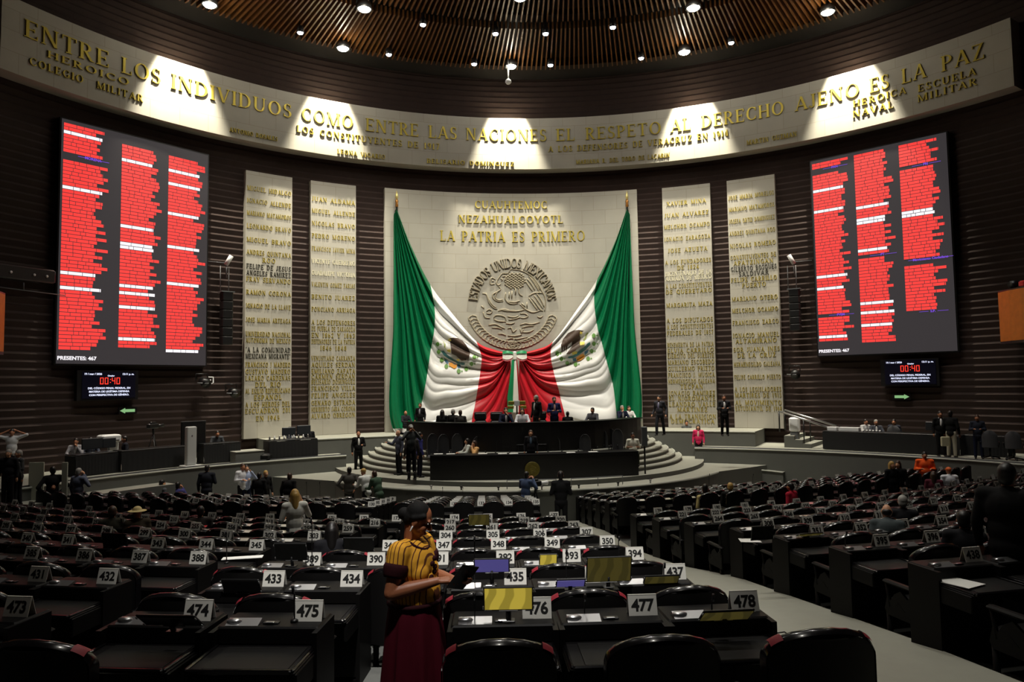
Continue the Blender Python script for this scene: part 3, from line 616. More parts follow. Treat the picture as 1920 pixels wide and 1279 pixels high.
    E.build('coat_of_arms', root)
    return root
flag_side(FL, 'green, white and red flag draped on the left half of the stone wall', 1)
flag_side(FR, 'green, white and red flag draped on the right half of the stone wall', -1)
# poles with gilt finials
for px, lab in ((744, 'flagpole with gilt tip at the top of the left draped flag'), (1176, 'flagpole with gilt tip at the top of the right draped flag')):
    b_ = at_r(px, 392, 21.95); t = th_of(b_)
    r = thing('flagpole', lab, 'flagpole', cyl(21.95, t, b_.z), 0, 'flagpoles'); 
    B(BLKPL).tube([(0, 0, -6), (0, 0, .15)], .05, 8).build('pole', r)
    d = (Vector((CX, CY, 0))-Vector((b_.x, b_.y, 0))).normalized()
    bk = B(BLKPL)
    for zz in (-.05, -2.2, -4.4): bk.tube([Vector((0, 0, zz)), Vector((0, 0, zz))-d*.33], .06, 8)
    bk.build('bracket', r)
    B(mat('finial_copper', (176, 122, 62), .35, metal=.6)).lathe([(.05, .1), (.09, .16), (.06, .3), (.09, .42), (.05, .5)], n=10).build('collar', r)
    B(mat('finial_gilt', (232, 214, 140), .3, metal=.5)).lathe([(.02, .48), (.085, .6), (.07, .72), (.01, .98)], n=10).build('finial', r)
# tricolour bow where the two flags meet
k0 = at_r(965, 664, 21.55); rb = thing('ribbon_bow', 'green, white and red ribbon bow tying the two flags together', 'bow', k0, -th_of(k0))
GRB = mat('ribbon_green', (20, 130, 80), .4); WRB = mat('ribbon_white', (232, 230, 222), .4); RRB = mat('ribbon_red', (150, 24, 34), .4)
for sx in (-1, 1):
    for nm, m, z0, z1 in (('green_loop', GRB, .06, .22), ('white_loop', WRB, -.26, .06), ('red_loop', RRB, -.36, -.24)):
        rows = []
        for j in range(9):
            g = j/8; hh = .35+.65*sin(pi*min(1, g*1.02)*.75+.12)
            rows.append([(sx*(.06+.58*g), -.10*sin(pi*g)-.03*cos(u*3), (z0+(z1-z0)*u)*hh-.03) for u in (0, .25, .5, .75, 1)])
        B(m).grid(rows).build(nm, rb)
B(WRB).bbox(-.09, .09, -.16, .04, -.32, .14, .05).build('knot', rb)
for nm, m, x0, x1 in (('green_tail', GRB, -.42, -.12), ('white_tail', WRB, -.13, .18), ('red_tail', RRB, .16, .3)):
    rows = [[(x0*(.35+.65*min(1, g*1.4))+(x1-x0)*u*(.45+.55*min(1, g*1.4)), -.06-.05*sin(u*pi)-.05*sin(g*5), -.3-2.75*g) for u in (0, .25, .5, .75, 1)] for g in [i/14 for i in range(15)]]
    B(m).grid(rows).build(nm, rb)
# ================================================================== LAMPS IN THE CEILING
hs = []
for i, (px, py) in enumerate(BIG+SMALL):
    big = i < len(BIG); p = at_z(px, py, LAMPZ)
    side = 'left' if px < 900 else ('right' if px > 1020 else 'middle')
    hs.append((px, py, big, p))
nm_big = {0: 'leftmost large bright lamp under the slats, top left corner', 1: 'large bright lamp inside the slat ring, above the left letters', 2: 'large bright lamp at the slat edge left of the middle', 3: 'large bright lamp in the middle just above the pendant dome',
          4: 'large bright lamp at the slat edge right of the middle', 5: 'large bright lamp inside the slat ring, upper right', 6: 'rightmost large bright lamp under the slats', 7: 'large bright lamp at the very top edge of the picture'}
nm_sm = ['leftmost small lamp near the dark rim of the ceiling', 'small lamp on the dark rim, just right of the left large lamp', 'small spotlight in the inner slat ring, left of the middle', 'brightest small lamp on the rim, left beside the middle large lamp', 'small spotlight in the inner slat ring, second from left', 'small spotlight in the inner slat ring, second from right',
         'small lamp on the dark rim right beside the middle large lamp', 'small spotlight in the inner slat ring, furthest right', 'small lamp on the dark rim, left beside the right large lamp', 'rightmost small lamp near the dark rim of the ceiling']
def lamp(name, lab, big, p, grp):
    r = thing(name, lab, 'lamp', p, 0, grp); k = 1.0 if big else .5
    B(BLKPL).lathe([(.16*k, .9), (.16*k, .32), (.30*k, .22), (.34*k, -.04), (.30*k, -.05), (.27*k, .02)], n=18).build('housing', r)
    B(LENS if big else LENSS).lathe([(.27*k, -.02), (.22*k, -.08), (.01, -.10)], n=18).build('lens', r)
    B(BLKPL).tube([(0, 0, .85), (0, 0, 1.2)], .03, 6).build('stem', r)
for i, (px, py, big, p) in enumerate(hs):
    lamp('ceiling_lamp' if big else 'ceiling_spotlight', nm_big[i] if big else nm_sm[i-len(BIG)], big, p, 'large ceiling lamps' if big else 'small ceiling spotlights')
p = at_r(953, 150, 19.4); r = thing('pendant_dome', 'small white dome on a rod hanging under the middle lamp', 'camera', p)
B(WHITEPL).tube([(0, 0, .62), (0, 0, 0)], .035, 8).build('rod', r); B(WHITEPL).lathe([(.14, .64), (.14, .70), (.03, .72)], n=14).build('mount', r)
B(WHITEPL).lathe([(.05, .06), (.14, -.02), (.16, -.12), (.10, -.2), (.02, -.24)], n=14).build('dome', r)
B(BLKPL).tube([(0, 0, .7), (0, 0, 1.55)], .03, 8).build('hanger', r)

# ================================================================== VOTING BOARDS
RED_E = mat('board_red', (60, 6, 6), .5, emit=(255, 66, 62), es=1.0); WHT_E = mat('board_white', (90, 90, 100), .5, emit=(255, 250, 255), es=1.0); PUR_E = mat('board_purple', (30, 10, 60), .5, emit=(126, 76, 225), es=1.0); LBK = mat('board_black', (22, 20, 21), .35, emit=(62, 58, 60), es=.8)
BLU_D = mat('timer_black', (4, 4, 10), .3, emit=(5, 5, 14), es=1.0); RED_D = mat('timer_red', (90, 8, 6), .5, emit=(255, 58, 40), es=1.4); WHT_D = mat('timer_white', (90, 95, 120), .5, emit=(225, 230, 255), es=1.1)
def board(lab, TLx, TLy, TRx, BLy, cols, title, seed, tcx, tcy):
    rnd = random.Random(seed)
    a = at_r(TLx, TLy, 22.3); b = at_r(TRx[0], TRx[1], 22.3); z0 = at_r(TLx, BLy, 22.3).z; z1 = (a.z+b.z)/2
    ex = Vector((b.x-a.x, b.y-a.y, 0)); Wd = ex.length; ex.normalize(); rz = atan2(ex.y, ex.x); H = z1-z0
    r = thing('voting_board', lab, 'display', (a.x, a.y, z0), rz, 'voting boards')
    B(BLKPL).box(-.06, Wd+.06, .0, .28, -.06, H+.06).build('casing', r)
    B(LBK).box(0, Wd, -.02, 0, 0, H).build('screen', r)
    n = 62; ph = H*.945/n
    for ci, (x0, top, bot, whites, purples) in enumerate(cols):
        run = B(RED_E); X0 = x0*Wd; cw = Wd*.29
        def flush():
            nonlocal run
            if run.v: run.build('name_list', r)
            run = B(RED_E)
        for k in range(n):
            f = (k+.5)/n
            if f < top or f > bot: flush(); continue
            zt = H*.985-ph*k; L = cw*rnd.uniform(.66, .9) if rnd.random() < .82 else cw*rnd.uniform(.9, 1.0)
            ispur = None
            for pf, s in purples:
                if abs(pf-f) < .5/n+.0001: ispur = s
                elif 0 < f-pf < 1.3/n: ispur = ispur or ''
            if ispur is not None:
                flush()
                if ispur:
                    o = add_obj('party_heading', text_mesh(ispur, ph*1.0, .004, .004, m=PUR_E), r, (X0+cw*.62, -.03, zt-ph*.4), (pi/2, 0, 0)); o['label'] = 'violet heading between the red names'
                    wtxt = len(ispur)*ph*.3
                    B(PUR_E).box(X0+cw*.3, X0+cw*.62-wtxt, -.03, -.02, zt-ph*.45, zt-ph*.35).build('heading_rule', r); B(PUR_E).box(X0+cw*.62+wtxt, X0+cw*.97, -.03, -.02, zt-ph*.45, zt-ph*.35).build('heading_rule', r)
                continue
            mb = run
            if any(abs(wf-f) < .5/n+.0001 for wf in whites): flush(); mb = B(WHT_E); L = cw*rnd.uniform(.72, .86)
            x = X0
            while x < X0+L-.02:                        # one bar per word
                wl = min(rnd.uniform(.1, .32)*cw, X0+L-x)
                mb.box(x, x+wl-.022, -.032, -.02, zt-ph*.87, zt-ph*.04); x += wl
            if mb is not run: mb.build('name_line', r, 'white name line')
        flush()
    add_obj('attendance_line', text_mesh(title, H*.021, .004, .006, 'LEFT', WHT_E), r, (.03, -.03, H*.022), (pi/2, 0, 0))
    # session timer hanging below
    t = at_r(tcx, tcy, 22.2); tw, thh = (2.02, 1.06)
    q = thing('session_timer', lab.split(' voting')[0]+' timer display reading 00:40 below the voting board', 'display', (t.x, t.y, t.z-thh/2), rz if seed == 1 else rz, 'session timers')
    B(BLKPL).box(-tw/2-.18, tw/2+.12, 0, .25, -.08, thh+.06).build('casing', q); B(BLU_D).box(-tw/2, tw/2, -.02, 0, 0, thh).build('screen', q)
    dg = B(RED_D); x = -.36
    SEG = {'0': 'abcdef', '4': 'bcfg'}
    for ch in '00:40':
        if ch == ':': dg.box(x+.02, x+.05, -.03, -.02, .62, .65).box(x+.02, x+.05, -.03, -.02, .74, .77); x += .09; continue
        w_, h_, z_ = .13, .27, .56
        for sgm in SEG[ch]:
            xx0, xx1, zz0, zz1 = dict(a=(0, w_, h_-.028, h_), d=(0, w_, 0, .028), g=(0, w_, h_/2-.014, h_/2+.014), b=(w_-.026, w_, h_/2, h_), c=(w_-.026, w_, 0, h_/2), e=(0, .026, 0, h_/2), f=(0, .026, h_/2, h_))[sgm]
            dg.box(x+xx0, x+xx1, -.03, -.02, z_+zz0, z_+zz1)
        x += .178
    dg.build('timer_digits', q)
    for s, xx, zz, sz, al in (('19 / mar / 2026', -.95, .97, .105, 'LEFT'), ('12:11 p. m.', .95, .97, .105, 'RIGHT'), ('Orador', .05, .9, .085, 'CENTER'), ('DEL CÓDIGO PENAL FEDERAL, EN', 0, .40, .105, 'CENTER'), ('MATERIA DE LEGÍTIMA DEFENSA', 0, .265, .105, 'CENTER'), ('CON PERSPECTIVA DE GÉNERO.', 0, .13, .105, 'CENTER')):
        add_obj('text_line', text_mesh(s, sz, .004, .003, al, WHT_D), q, (xx, -.03, zz), (pi/2, 0, 0))
    return r
board('left', 116, 226, (390, 288), 682,
      [(.012, 0, .985, (.033, .29, .655, .725), ((.138, 'MORENA'),)), (.375, .03, .97, (.112, .41, .485, .515, .68, .71, .79, .93), ()), (.70, .035, .985, (.105, .175, .31, .47, .66, .975), ())], 'PRESENTES: 467', 1, 205, 722).__setitem__('label', 'left voting board with red name lists in three columns')
board('right', 1520, 302, (1774, 250), 668,
      [(.012, .0, .97, (.155, .27, .62, .685, .94), ((.042, 'PAN'), (.823, 'PVEM'))), (.345, .0, .985, (.29, .34, .355, .51, .775, .83, .9), ((.533, 'PT'),)), (.675, .0, .875, (.34, .37), ((.115, 'PRI'), (.59, 'Movimiento Ciudadano'), (.85, 'S.P.')))], 'PRESENTES: 467', 2, 1706, 698).__setitem__('label', 'right voting board with red name lists in three columns')

# ================================================================== THINGS ON THE WALL
GRN = mat('sign_green', (60, 110, 60), .5, emit=(150, 200, 140), es=.7)
for px, py, d, lab in ((240, 770, -1, 'green arrow exit sign pointing left under the left timer'), (1690, 744, 1, 'green arrow exit sign pointing right under the right timer')):
    p = at_r(px, py, 22.4); r = thing('exit_sign', lab, 'sign', p, -th_of(p), 'arrow exit signs')
    B(BLKPL).box(-.36, .36, .0, .08, -.14, .14).build('backing', r)
    a = B(GRN); a.box(-.27 if d > 0 else -.12, .12 if d > 0 else .27, -.02, 0, -.06, .06); x = .12*d
    a.add([(x, -.02, -.11), (x, -.02, .11), (x+.2*d, -.02, 0), (x, 0, -.11), (x, 0, .11), (x+.2*d, 0, 0)], [(0, 1, 2), (3, 5, 4), (0, 2, 5, 3), (1, 4, 5, 2), (0, 3, 4, 1)]); a.build('arrow', r)
for px, lab in ((424, 'black line array loudspeaker hanging left of the slim panels'), (1491, 'black line array loudspeaker hanging right of the slim panels')):
    p = at_r(px, 598 if px < 900 else 582, 21.9); r = thing('loudspeaker', lab, 'loudspeaker', p, -th_of(p), 'hanging loudspeakers'); hb = 1.2 if px < 900 else 1.0
    m = B(BLKPL); n = 6
    for i in range(n):
        z1 = hb-i*2*hb/n; m.bbox(-.24, .24, -.22, .2, z1-2*hb/n+.02, z1, .03)
    m.build('cabinet', r)
    B(GREYPL).box(-.3, .3, -.24, .25, hb, hb+.05).tube([(-.28, 0, hb), (-.28, 0, hb+1.2)], .02, 6).tube([(.1, 0, hb), (.1, 0, hb+1.2)], .02, 6).build('rigging', r)
    B(BLKPL).box(-.05, .05, .15, .7, hb*.3, hb*.4).build('wall_bracket', r)
    d = -1 if px < 900 else 1
    q = thing('projector_camera', ('white wall camera above the left hanging loudspeaker', 'white wall camera above the right hanging loudspeaker')[d > 0], 'camera', p+Vector((0, 0, hb+1.45)), -th_of(p), 'white wall cameras')
    B(WHITEPL).tube([(-.18*-d*-1, -.1, .25), (.02*d, .05, -.18)], [.10, .10], 10).build('body', q)
    B(GREYPL).tube([(0, 0, -.1), (-d*-.75, .5, -.02)], .02, 6).tube([(0, .02, -.15), (.02, .1, -.75)], .035, 6).build('arm', q)
for px, py, lab in ((378, 716, 'black stage spotlight with pale barn door below the left board'), (433, 735, 'black stage spotlight low beside the leftmost slim panel'), (1490, 700, 'black stage spotlight below the right hanging loudspeaker')):
    p = at_r(px, py, 22.1); r = thing('stage_spotlight', lab, 'spotlight', p, -th_of(p), 'stage spotlights')
    B(BLKPL).tube([(.1, -.35, -.1), (0, .0, .05)], [.22, .16], 12).build('can', r); B(BLKPL).tube([(-.25, 0, .05), (-.25, 0, .35), (.25, 0, .35), (.25, 0, .05)], .025, 6).tube([(0, 0, .35), (0, .4, .35)], .03, 6).build('yoke', r)
    B(GREYPL).tube([(-.3, -.3, -.06), (.15, -.42, -.08)], .035, 6).build('front_ring', r)
    if px == 378: B(WHITEPL).tube([(.3, 0, .2), (.5, 0, .2), (.52, 0, -.05), (.36, 0, -.12), (.38, 0, .1)], .035, 6).build('barn_door', r)
# balconies of orange wood at both edges of the picture
for x0, x1, y0, y1, R, d, lab in ((-60, 48, 543, 658, 19.0, -1, 'orange wood theatre box jutting from the wall at left'), (1850, 1990, 540, 640, 19.6, 1, 'orange wood theatre box jutting from the wall at right')):
    a = at_r(x1 if d < 0 else x0, (y0+y1)/2, R); zt = at_r(x1 if d < 0 else x0, y0+6, R).z; zb = at_r(x1 if d < 0 else x0, y1, R).z; t = th_of(a)
    r = thing('balcony_box', lab, 'balcony', (0, 0, 0), 0, 'theatre boxes'); A0, A1 = (t-.22, t) if d < 0 else (t, t+.22)
    pts = [cyl(RW-.1, A0, 0)]
    for i in range(9):
        g = i/8; ang = A0+(A1-A0)*g; e = g if d < 0 else 1-g; pts.append(cyl(R+1.3*max(0, e-.55)**2*4, ang, 0))
    pts.append(cyl(RW-.1, A1, 0)); B(ORWOOD).prism(pts, zb, zt).build('front', r)
    q = [p_+(Vector((CX, CY, 0))-p_)*(-.004) for p_ in pts]; B(BLKPL).prism(pts, zb-.1, zb-.005).build('underside', r); B(BLKWOOD if False else BLACKWOOD).prism(pts, zt+.005, zt+.05).build('rail', r)
    for i, g in enumerate((.55, .85)):
        c = cyl(R+.9, A0+(A1-A0)*(g if d < 0 else 1-g), zt+.25); s = thing('stage_spotlight', f'black spotlight on the {"left" if d < 0 else "right"} theatre box, {("further from", "nearer to")[i]} the voting board', 'spotlight', c, -t, 'theatre box spotlights')
        B(BLKPL).tube([(0, -.3, -.05), (0, .2, .05)], [.16, .12], 10).build('can', s); B(BLKPL).tube([(0, 0, 0), (0, 0, -.2)], .03, 6).build('yoke', s)
    c = cyl(R+.35, A0+(A1-A0)*(.72 if d < 0 else .28), zt+.15); tag(B(mat('red_gel', (190, 40, 40), .5)).bbox(-.2, .2, -.15, .15, -.1, .12, .04).build('equipment_case', None, loc=c), f'small red case on top of the {"left" if d < 0 else "right"} theatre box', 'case')
# lighting bar with gear beyond the left box
p = at_r(45, 515, 22.2); r = thing('lighting_bar', 'dark lighting bar with small lamps above the left theatre box', 'lighting bar', p, -th_of(p))
B(BLKPL).bbox(-1.3, 1.1, -.1, .15, -.22, .3, .05).build('housing', r); pb = B(LENSS)
B(GREYPL).tube([(-1.3, 0, -.55), (1.5, 0, -.62)], .02, 6).tube([(0, 0, -.3), (0, 0, -.6)], .02, 6).build('rail', r)
for x in (-.5, .3, .75): B(WHITEPL).ell((x, -.12, .02), (.05, .04, .05), 8, 6).build('indicator_lamp', r)

# ================================================================== PODIUM DESKS
FACE = mat('podium_black', (15, 13, 12), .45, var=.3, scale=2.5, coat=.1)
def arcdesk(name, lab, R, R2, amax, zb, zt, over=.06):
    r = thing(name, lab, 'desk', hall(0, QV-R, zb)); L = r.location
    A_ = podarc(R, -amax, amax, 30); C_ = podarc(R2, amax, -amax, 30)
    B(FACE).prism([p-Vector((L.x, L.y, 0)) for p in A_+C_], 0, zt-zb-.05).build('body', r)
    A2 = podarc(R+over, -amax-.012, amax+.012, 30)
    B(DESKTOP).prism([p-Vector((L.x, L.y, 0)) for p in A2+C_], zt-zb-.045, zt-zb).build('top', r)
    return r
arcdesk('presiding_desk', 'long black upper desk of the presiding board in front of the flags', 6.4, 5.75, .93, ZLOW, -1.53)
# lower desk: gentle bow, in hall coordinates
lowz = ZLOW; r = thing('secretaries_desk', 'long black lower desk with a gilt seal on its front', 'desk', hall(0, 11.2, lowz)); L0 = hall(0, 11.2, 0)
fr = [hall(-4.0+8*i/20, 11.55-.4*(1-((i-10)/10)**2), 0)-L0 for i in range(21)]; bk = [hall(4.0-8*i/20, 12.35-.4*(1-((i-10)/10)**2), 0)-L0 for i in range(21)]
B(FACE).prism(fr+bk, 0, 1.05).build('body', r)
fr2 = [p-AX*.05 for p in fr]; B(DESKTOP).prism(fr2+bk, 1.055, 1.10).build('top', r)
sp = at_y(998, 880, hall(0, 11.12, 0).y-.02); sealm = mat('seal_gilt', (112, 100, 34), .45, metal=.3, var=.3, scale=14)
sl = B(sealm); sl.M = Matrix.Translation(Vector((sp.x, sp.y, sp.z-lowz))-Vector((L0.x, L0.y, 0)))@Matrix.Rotation(-TH0, 4, 'Z')@Matrix.Rotation(pi/2, 4, 'X')
sl.lathe([(.285, -.01), (.285, .035), (.25, .045), (.235, .03), (.19, .03), (.01, .035)], n=32)
for i in range(9): sl.ell((.1*cos(i*2.4)*(.4+i*.07), .13*sin(i*2.4)*(.4+i*.08), .04), (.06, .05, .02), 8, 6)
sl.build('seal', r)
# lectern panel behind the lower desk
p = at_y(996, 833, hall(0, 12.9, 0).y); t = thing('lectern', 'black lectern at the middle of the lower desk with a dark woman behind', 'lectern', Vector((p.x, p.y, ZLOW+.17)), -TH0); t['label'] = 'wide black lectern standing behind the lower desk'
hL = p.z-(ZLOW+.17); B(FACE).bbox(-.55, .55, -.2, .2, 0, hL-.03, .02).build('body', t); B(DESKTOP).bbox(-.6, .6, -.24, .26, hL-.025, hL+.015, .01).build('top', t)

# ================================================================== OFFICE CHAIRS, MONITORS, SMALL GEAR
CHG = mat('charcoal_fabric', (70, 70, 73), .8, var=.15, scale=25)
def office_chair_meshes():
    bk = B(CHG); rows = []
    for i in range(11):
        g = i/10; w = .25*(1 if g < .6 else sqrt(max(0.02, 1-((g-.6)/.42)**2))); rows.append([(-w, -.26, .45+g*.62), (-w*.8, -.31, .45+g*.62), (0, -.33, .45+g*.62), (w*.8, -.31, .45+g*.62), (w, -.26, .45+g*.62)])
    bk.grid(rows, flip=True); bk.grid([[(x*.98, y+.09, z) for x, y, z in r_] for r_ in rows])
    edge = [r_[0] for r_ in rows]+[r_[-1] for r_ in rows[::-1]]; bk.grid([edge, [(x*.98, y+.09, z) for x, y, z in edge]])
    st = B(CHG).bbox(-.25, .25, -.25, .25, .42, .5, .04); ba = B(BLKPL).tube([(0, 0, .42), (0, 0, .1)], .035, 8)
    for i in range(5): ba.tube([(0, 0, .1), (.28*cos(i*1.257), .28*sin(i*1.257), .05)], .025, 6).ell((.28*cos(i*1.257), .28*sin(i*1.257), .035), (.035, .035, .035), 6, 5)
    am = B(BLKPL)
    for s in (-1, 1): am.bbox(s*.3-.03, s*.3+.03, -.18, .14, .62, .66, .015).tube([(s*.3, -.02, .63), (s*.27, -.02, .45)], .02, 6)
    return [('backrest', bk.mesh('backrest')), ('seat', st.mesh('seat')), ('base', ba.mesh('base')), ('armrests', am.mesh('armrests'))]
OCH = office_chair_meshes()
def office_chair(lab, loc, rz, grp, s=1.0):
    r = thing('office_chair', lab, 'chair', loc, rz, grp); r.scale = (s, s, s)
    for nm, me in OCH: add_obj(nm, me, r)
    return r
def face_to(p, q): return atan2(q[1]-p[1], q[0]-p[0])-pi/2        # rz so that local +y looks at q
HEAD = lambda p: face_to(p, (1.0, 8))
low_lab = ['leftmost office chair behind the lower desk, beside the blue jacket', 'second office chair from the left behind the lower desk', 'third office chair from the left, left of the two seated women', 'office chair right behind the two seated women at the lower desk', 'lone office chair left of the wide black lectern', 'lone office chair right of the wide black lectern', 'office chair at the right part of the lower desk, nearest one', 'office chair at the right part of the lower desk, partly behind another', 'office chair fourth from the right end of the lower desk', 'dark office chair next to the man in the white shirt', 'dark office chair second from the man in the white shirt']
for (px, py, v), lab in zip(((812, 824, 13.1), (832, 825, 12.9), (858, 824, 12.9), (897, 829, 12.8), (942, 829, 12.7), (1040, 828, 12.8), (1097, 825, 12.9), (1107, 819, 13.6), (1129, 817, 13.7), (1158, 815, 13.6), (1145, 815, 13.9)), low_lab):
    r0 = ray(px, py); Y = hall(0, v, 0).y; p = at_y(px, py, Y); p.z = ZLOW+.1725*(1 if v < 13.3 else 1); zt_ = at_y(px, py-10, p.y).z-p.z; office_chair(lab, p, HEAD(p), 'office chairs behind the lower desk').scale = (.92, .92, zt_/1.07)
def on_pod(px, py, R):                                # a point at the seen pixel, standing on the arc R behind the upper desk
    q = hall(0, QV, 0); return at_r(px, py, R)
ZUP = ZTOP
def near_arc(px, R, z):                               # where a seen column crosses the near side of a podium arc
    q = hall(0, QV, 0); r = ray(px, 760); A = r.x*r.x+r.y*r.y; b_ = -2*(r.x*q.x+r.y*q.y); c_ = q.x*q.x+q.y*q.y-R*R; t = (-b_-sqrt(max(b_*b_-4*A*c_, 0)))/(2*A); return Vector((r.x*t, r.y*t, z))
def pod_at(px, py_top, h):                            # person or chair on the top platform: find the depth from its height
    p = at_z(px, py_top, ZUP+h); return Vector((p.x, p.y, ZUP))
GCH = mat('executive_leather', (30, 30, 31), .45)
def exec_chair(lab, loc, rz):
    r = thing('executive_chair', lab, 'chair', loc, rz, 'executive chairs behind the upper desk')
    B(GCH).bbox(-.36, .36, -.35, -.2, .5, .92, .06).bbox(-.36, .36, -.37, -.22, .95, 1.28, .06).build('backrest', r)
    B(GREYPL).bbox(-.37, .37, -.34, -.24, 1.27, 1.30, .01).build('trim', r); B(GREYPL).bbox(-.3, .3, -.39, -.3, .915, .945, .01).build('trim', r)
    B(GCH).bbox(-.33, .33, -.25, .3, .42, .52, .05).build('seat', r); B(BLKPL).tube([(0, 0, .45), (0, 0, .05)], .05, 8).lathe([(.3, 0), (.3, .04), (.05, .08)], n=12).build('base', r); return r
for px, lab in ((901, 'big black executive chair left of the middle, behind the upper desk'), (931, 'big black executive chair beside the seated man in the middle'), (1013, 'big black executive chair in front of the standing grey-haired man')):
    p = near_arc(px, 5.2, ZUP); exec_chair(lab, p, HEAD(p)).scale = (.72, .72, .93)
def box_thing(name, lab, cat, p, rz, parts, grp=None):
    r = thing(name, lab, cat, p, rz, grp)
    for nm, m, b in parts: B(m).bbox(*b).build(nm, r)
    return r
# mural crown of gilt letters behind the middle seat (low relief eagle plaque)
p = at_z(969, 757, ZUP+1.62); p2_ = near_arc(969, 4.3, ZUP); p = at_y(969, 752, p2_.y); r = thing('gilt_plaque', 'gilt and white crest board on a stand behind the middle seats', 'crest', (p.x, p.y, ZUP), -TH0); r.scale = (.68, .68, 1); hz = p.z-ZUP-.12+.12
gm = B(mat('crest_gilt', (150, 140, 52), .4, metal=.3)); gm.bbox(-.55, .55, -.03, .03, hz-.16, hz+.0, .02).bbox(-.6, -.2, -.04, .04, hz-.34, hz-.2, .02).bbox(.2, .6, -.04, .04, hz-.34, hz-.2, .02); gm.build('ornament', r)
B(WHITEPL).bbox(-.17, .17, -.06, -.02, hz-.2, hz+.02, .01).build('shield', r); B(BLKWOOD if False else BLACKWOOD).tube([(0, .02, 0), (0, .02, hz-.1)], .05, 8).lathe([(.25, 0), (.25, .04), (.04, .06)], n=12).build('stand', r)
# papers and bottles on the two podium desks
def small(name, lab, cat, mb, p, rz=0, grp=None):
    return tag(mb.build(name, None, loc=p), lab, cat, grp) if not rz else (lambda o: (setattr(o, 'rotation_euler', (0, 0, rz)), tag(o, lab, cat, grp))[1])(mb.build(name, None, loc=p))
def desk_top_at(px, v, z):
    q = at_y(px, 850, hall(0, v, 0).y); return Vector((q.x, q.y, z))
for px, v, lab in ((822, 11.75, 'white sheets at the left end of the lower desk'), (845, 11.7, 'white sheets left of the two seated women on the lower desk'), (905, 11.6, 'white sheet right of the two seated women on the lower desk'), (942, 11.5, 'white sheet in front of the lone chair left of the lectern'), (963, 11.5, 'small white sheet just left of the lectern'), (1070, 11.6, 'white sheet right of the lectern on the lower desk'), (1112, 11.75, 'white sheets at the right part of the lower desk')):
    small('paper_sheet', lab, 'paper', B(PAPER).box(-.17, .17, -.12, .12, 0, .012), desk_top_at(px, v, ZLOW+1.10), rz=.1, grp='sheets on the lower desk')
# speaker stands at both ends of the lower desk
for px, py, top, lab in ((766, 905, 808, 'thin black microphone stand left of the lower desk'), (1210, 897, 800, 'slim black column loudspeaker right of the lower desk')):
    p = at_z(px, py, ZLOW); zt = at_y(px, top, p.y).z-ZLOW; r = thing('speaker_stand', lab, 'stand', p)
    B(BLKPL).lathe([(.32, 0), (.32, .03), (.1, .05)], n=16).build('base', r); B(BLKPL).tube([(0, 0, .03), (0, 0, zt)], .035, 8).build('pole', r)
    B(BLKPL if px < 900 else GREYPL).bbox(-.11, .11, -.09, .09, zt*.62 if px > 900 else zt-.25, zt, .02).build('speaker_head', r)
# glass rail posts along the platform edge
for i, a in enumerate((-.42, -.3, -.16, .0, .14, .3, .45)):
    q = hall(9.6*sin(a), QV-9.6*cos(a), ZLOW); b = B(CHROME if i % 3 == 0 else BLKPL).tube([(0, 0, 0), (0, 0, .12)], .03, 6); b.lathe([(.05, .1), (.05, .14), (.02, .15)], n=8)
    small('floor_microphone', f'small floor fitting on the platform edge, number {("one", "two", "three", "four", "five", "six", "seven")[i]} from the left', 'floor fitting', b, q, grp='floor fittings on the platform edge')
# low glass rails in front of the lower desk
for a0, a1, lab in ((-.13, .06, 'low thin metal rail before the lower desk, left part'), (.12, .34, 'low thin metal rail before the lower desk, right part')):
    P = [hall(9.3*sin(a0+(a1-a0)*i/8), QV-9.3*cos(a0+(a1-a0)*i/8), ZLOW+.32) for i in range(9)]; r = thing('low_rail', lab, 'rail', (P[0].x, P[0].y, ZLOW), 0, 'low metal rails'); o = r.location
    B(GREYPL).tube([p_-o for p_ in P], .016, 6).build('bar', r)
    for e in (P[0], P[4], P[8]): B(GREYPL).tube([e-o, Vector((e.x, e.y, ZLOW))-o], .016, 6).build('post', r)

# ------------------------------------------------------------------ side stages: media tables
def table(lab, p, rz, w, d, h, cloth=True, name='covered_table'):
    r = thing(name, lab, 'table', p, rz); B(BLKPL).bbox(-w/2, w/2, -d/2, d/2, h-.04, h, .01).build('top', r)
    m = B(mat('black_cloth', (14, 14, 15), .9)); n = 40                                   # pleated skirt
    rows = []
    for z in (h-.045, h*.5, .03):
        row = []
        for i in range(n+1):
            g = i/n; e = .015*sin(i*2.1)*(1-z/h); 
            row.append((-w/2-.01+(w+.02)*g, -d/2-.02-e-.02*(1-z/h), z))
        rows.append(row)
    m.grid(rows); m.box(-w/2-.015, -w/2, -d/2, d/2, .03, h-.045); m.box(w/2, w/2+.015, -d/2, d/2, .03, h-.045); m.build('cloth', r)
    return r
def monitor(lab, p, rz, w=.55, h=.36, m=None):
    r = thing('monitor', lab, 'monitor', p, rz, 'monitors on the media tables')
    B(GREYPL).lathe([(.12, 0), (.12, .015), (.02, .03)], n=12).tube([(0, 0, .02), (0, 0, .18)], .02, 6).build('stand', r); B(mat('monitor_back', (38, 42, 46), .4)).bbox(-w/2, w/2, -.03, .03, .14, .14+h, .02).build('panel', r); return r
def dz(px, py, z=ZDAIS): return at_z(px, py, z)
HD = lambda p: -th_of(p)
pt = dz(172, 886); pt = at_r(172, 868, 20.0); pt.z = ZDAIS; rz = HD(pt); table('black covered media table with a monitor and two people, far left', pt, rz, 1.5, .7, .78)
t2 = pt+Vector((cos(rz), sin(rz), 0))*.0; monitor('dark monitor on the far left media table, between two people', t2+Vector((0, 0, .78)), rz, .75, .4)
t2 = pt+Vector((cos(rz), sin(rz), 0))*.62; monitor('dark monitor at the right end of the far left media table', t2+Vector((0, 0, .78)), rz, .5, .36)
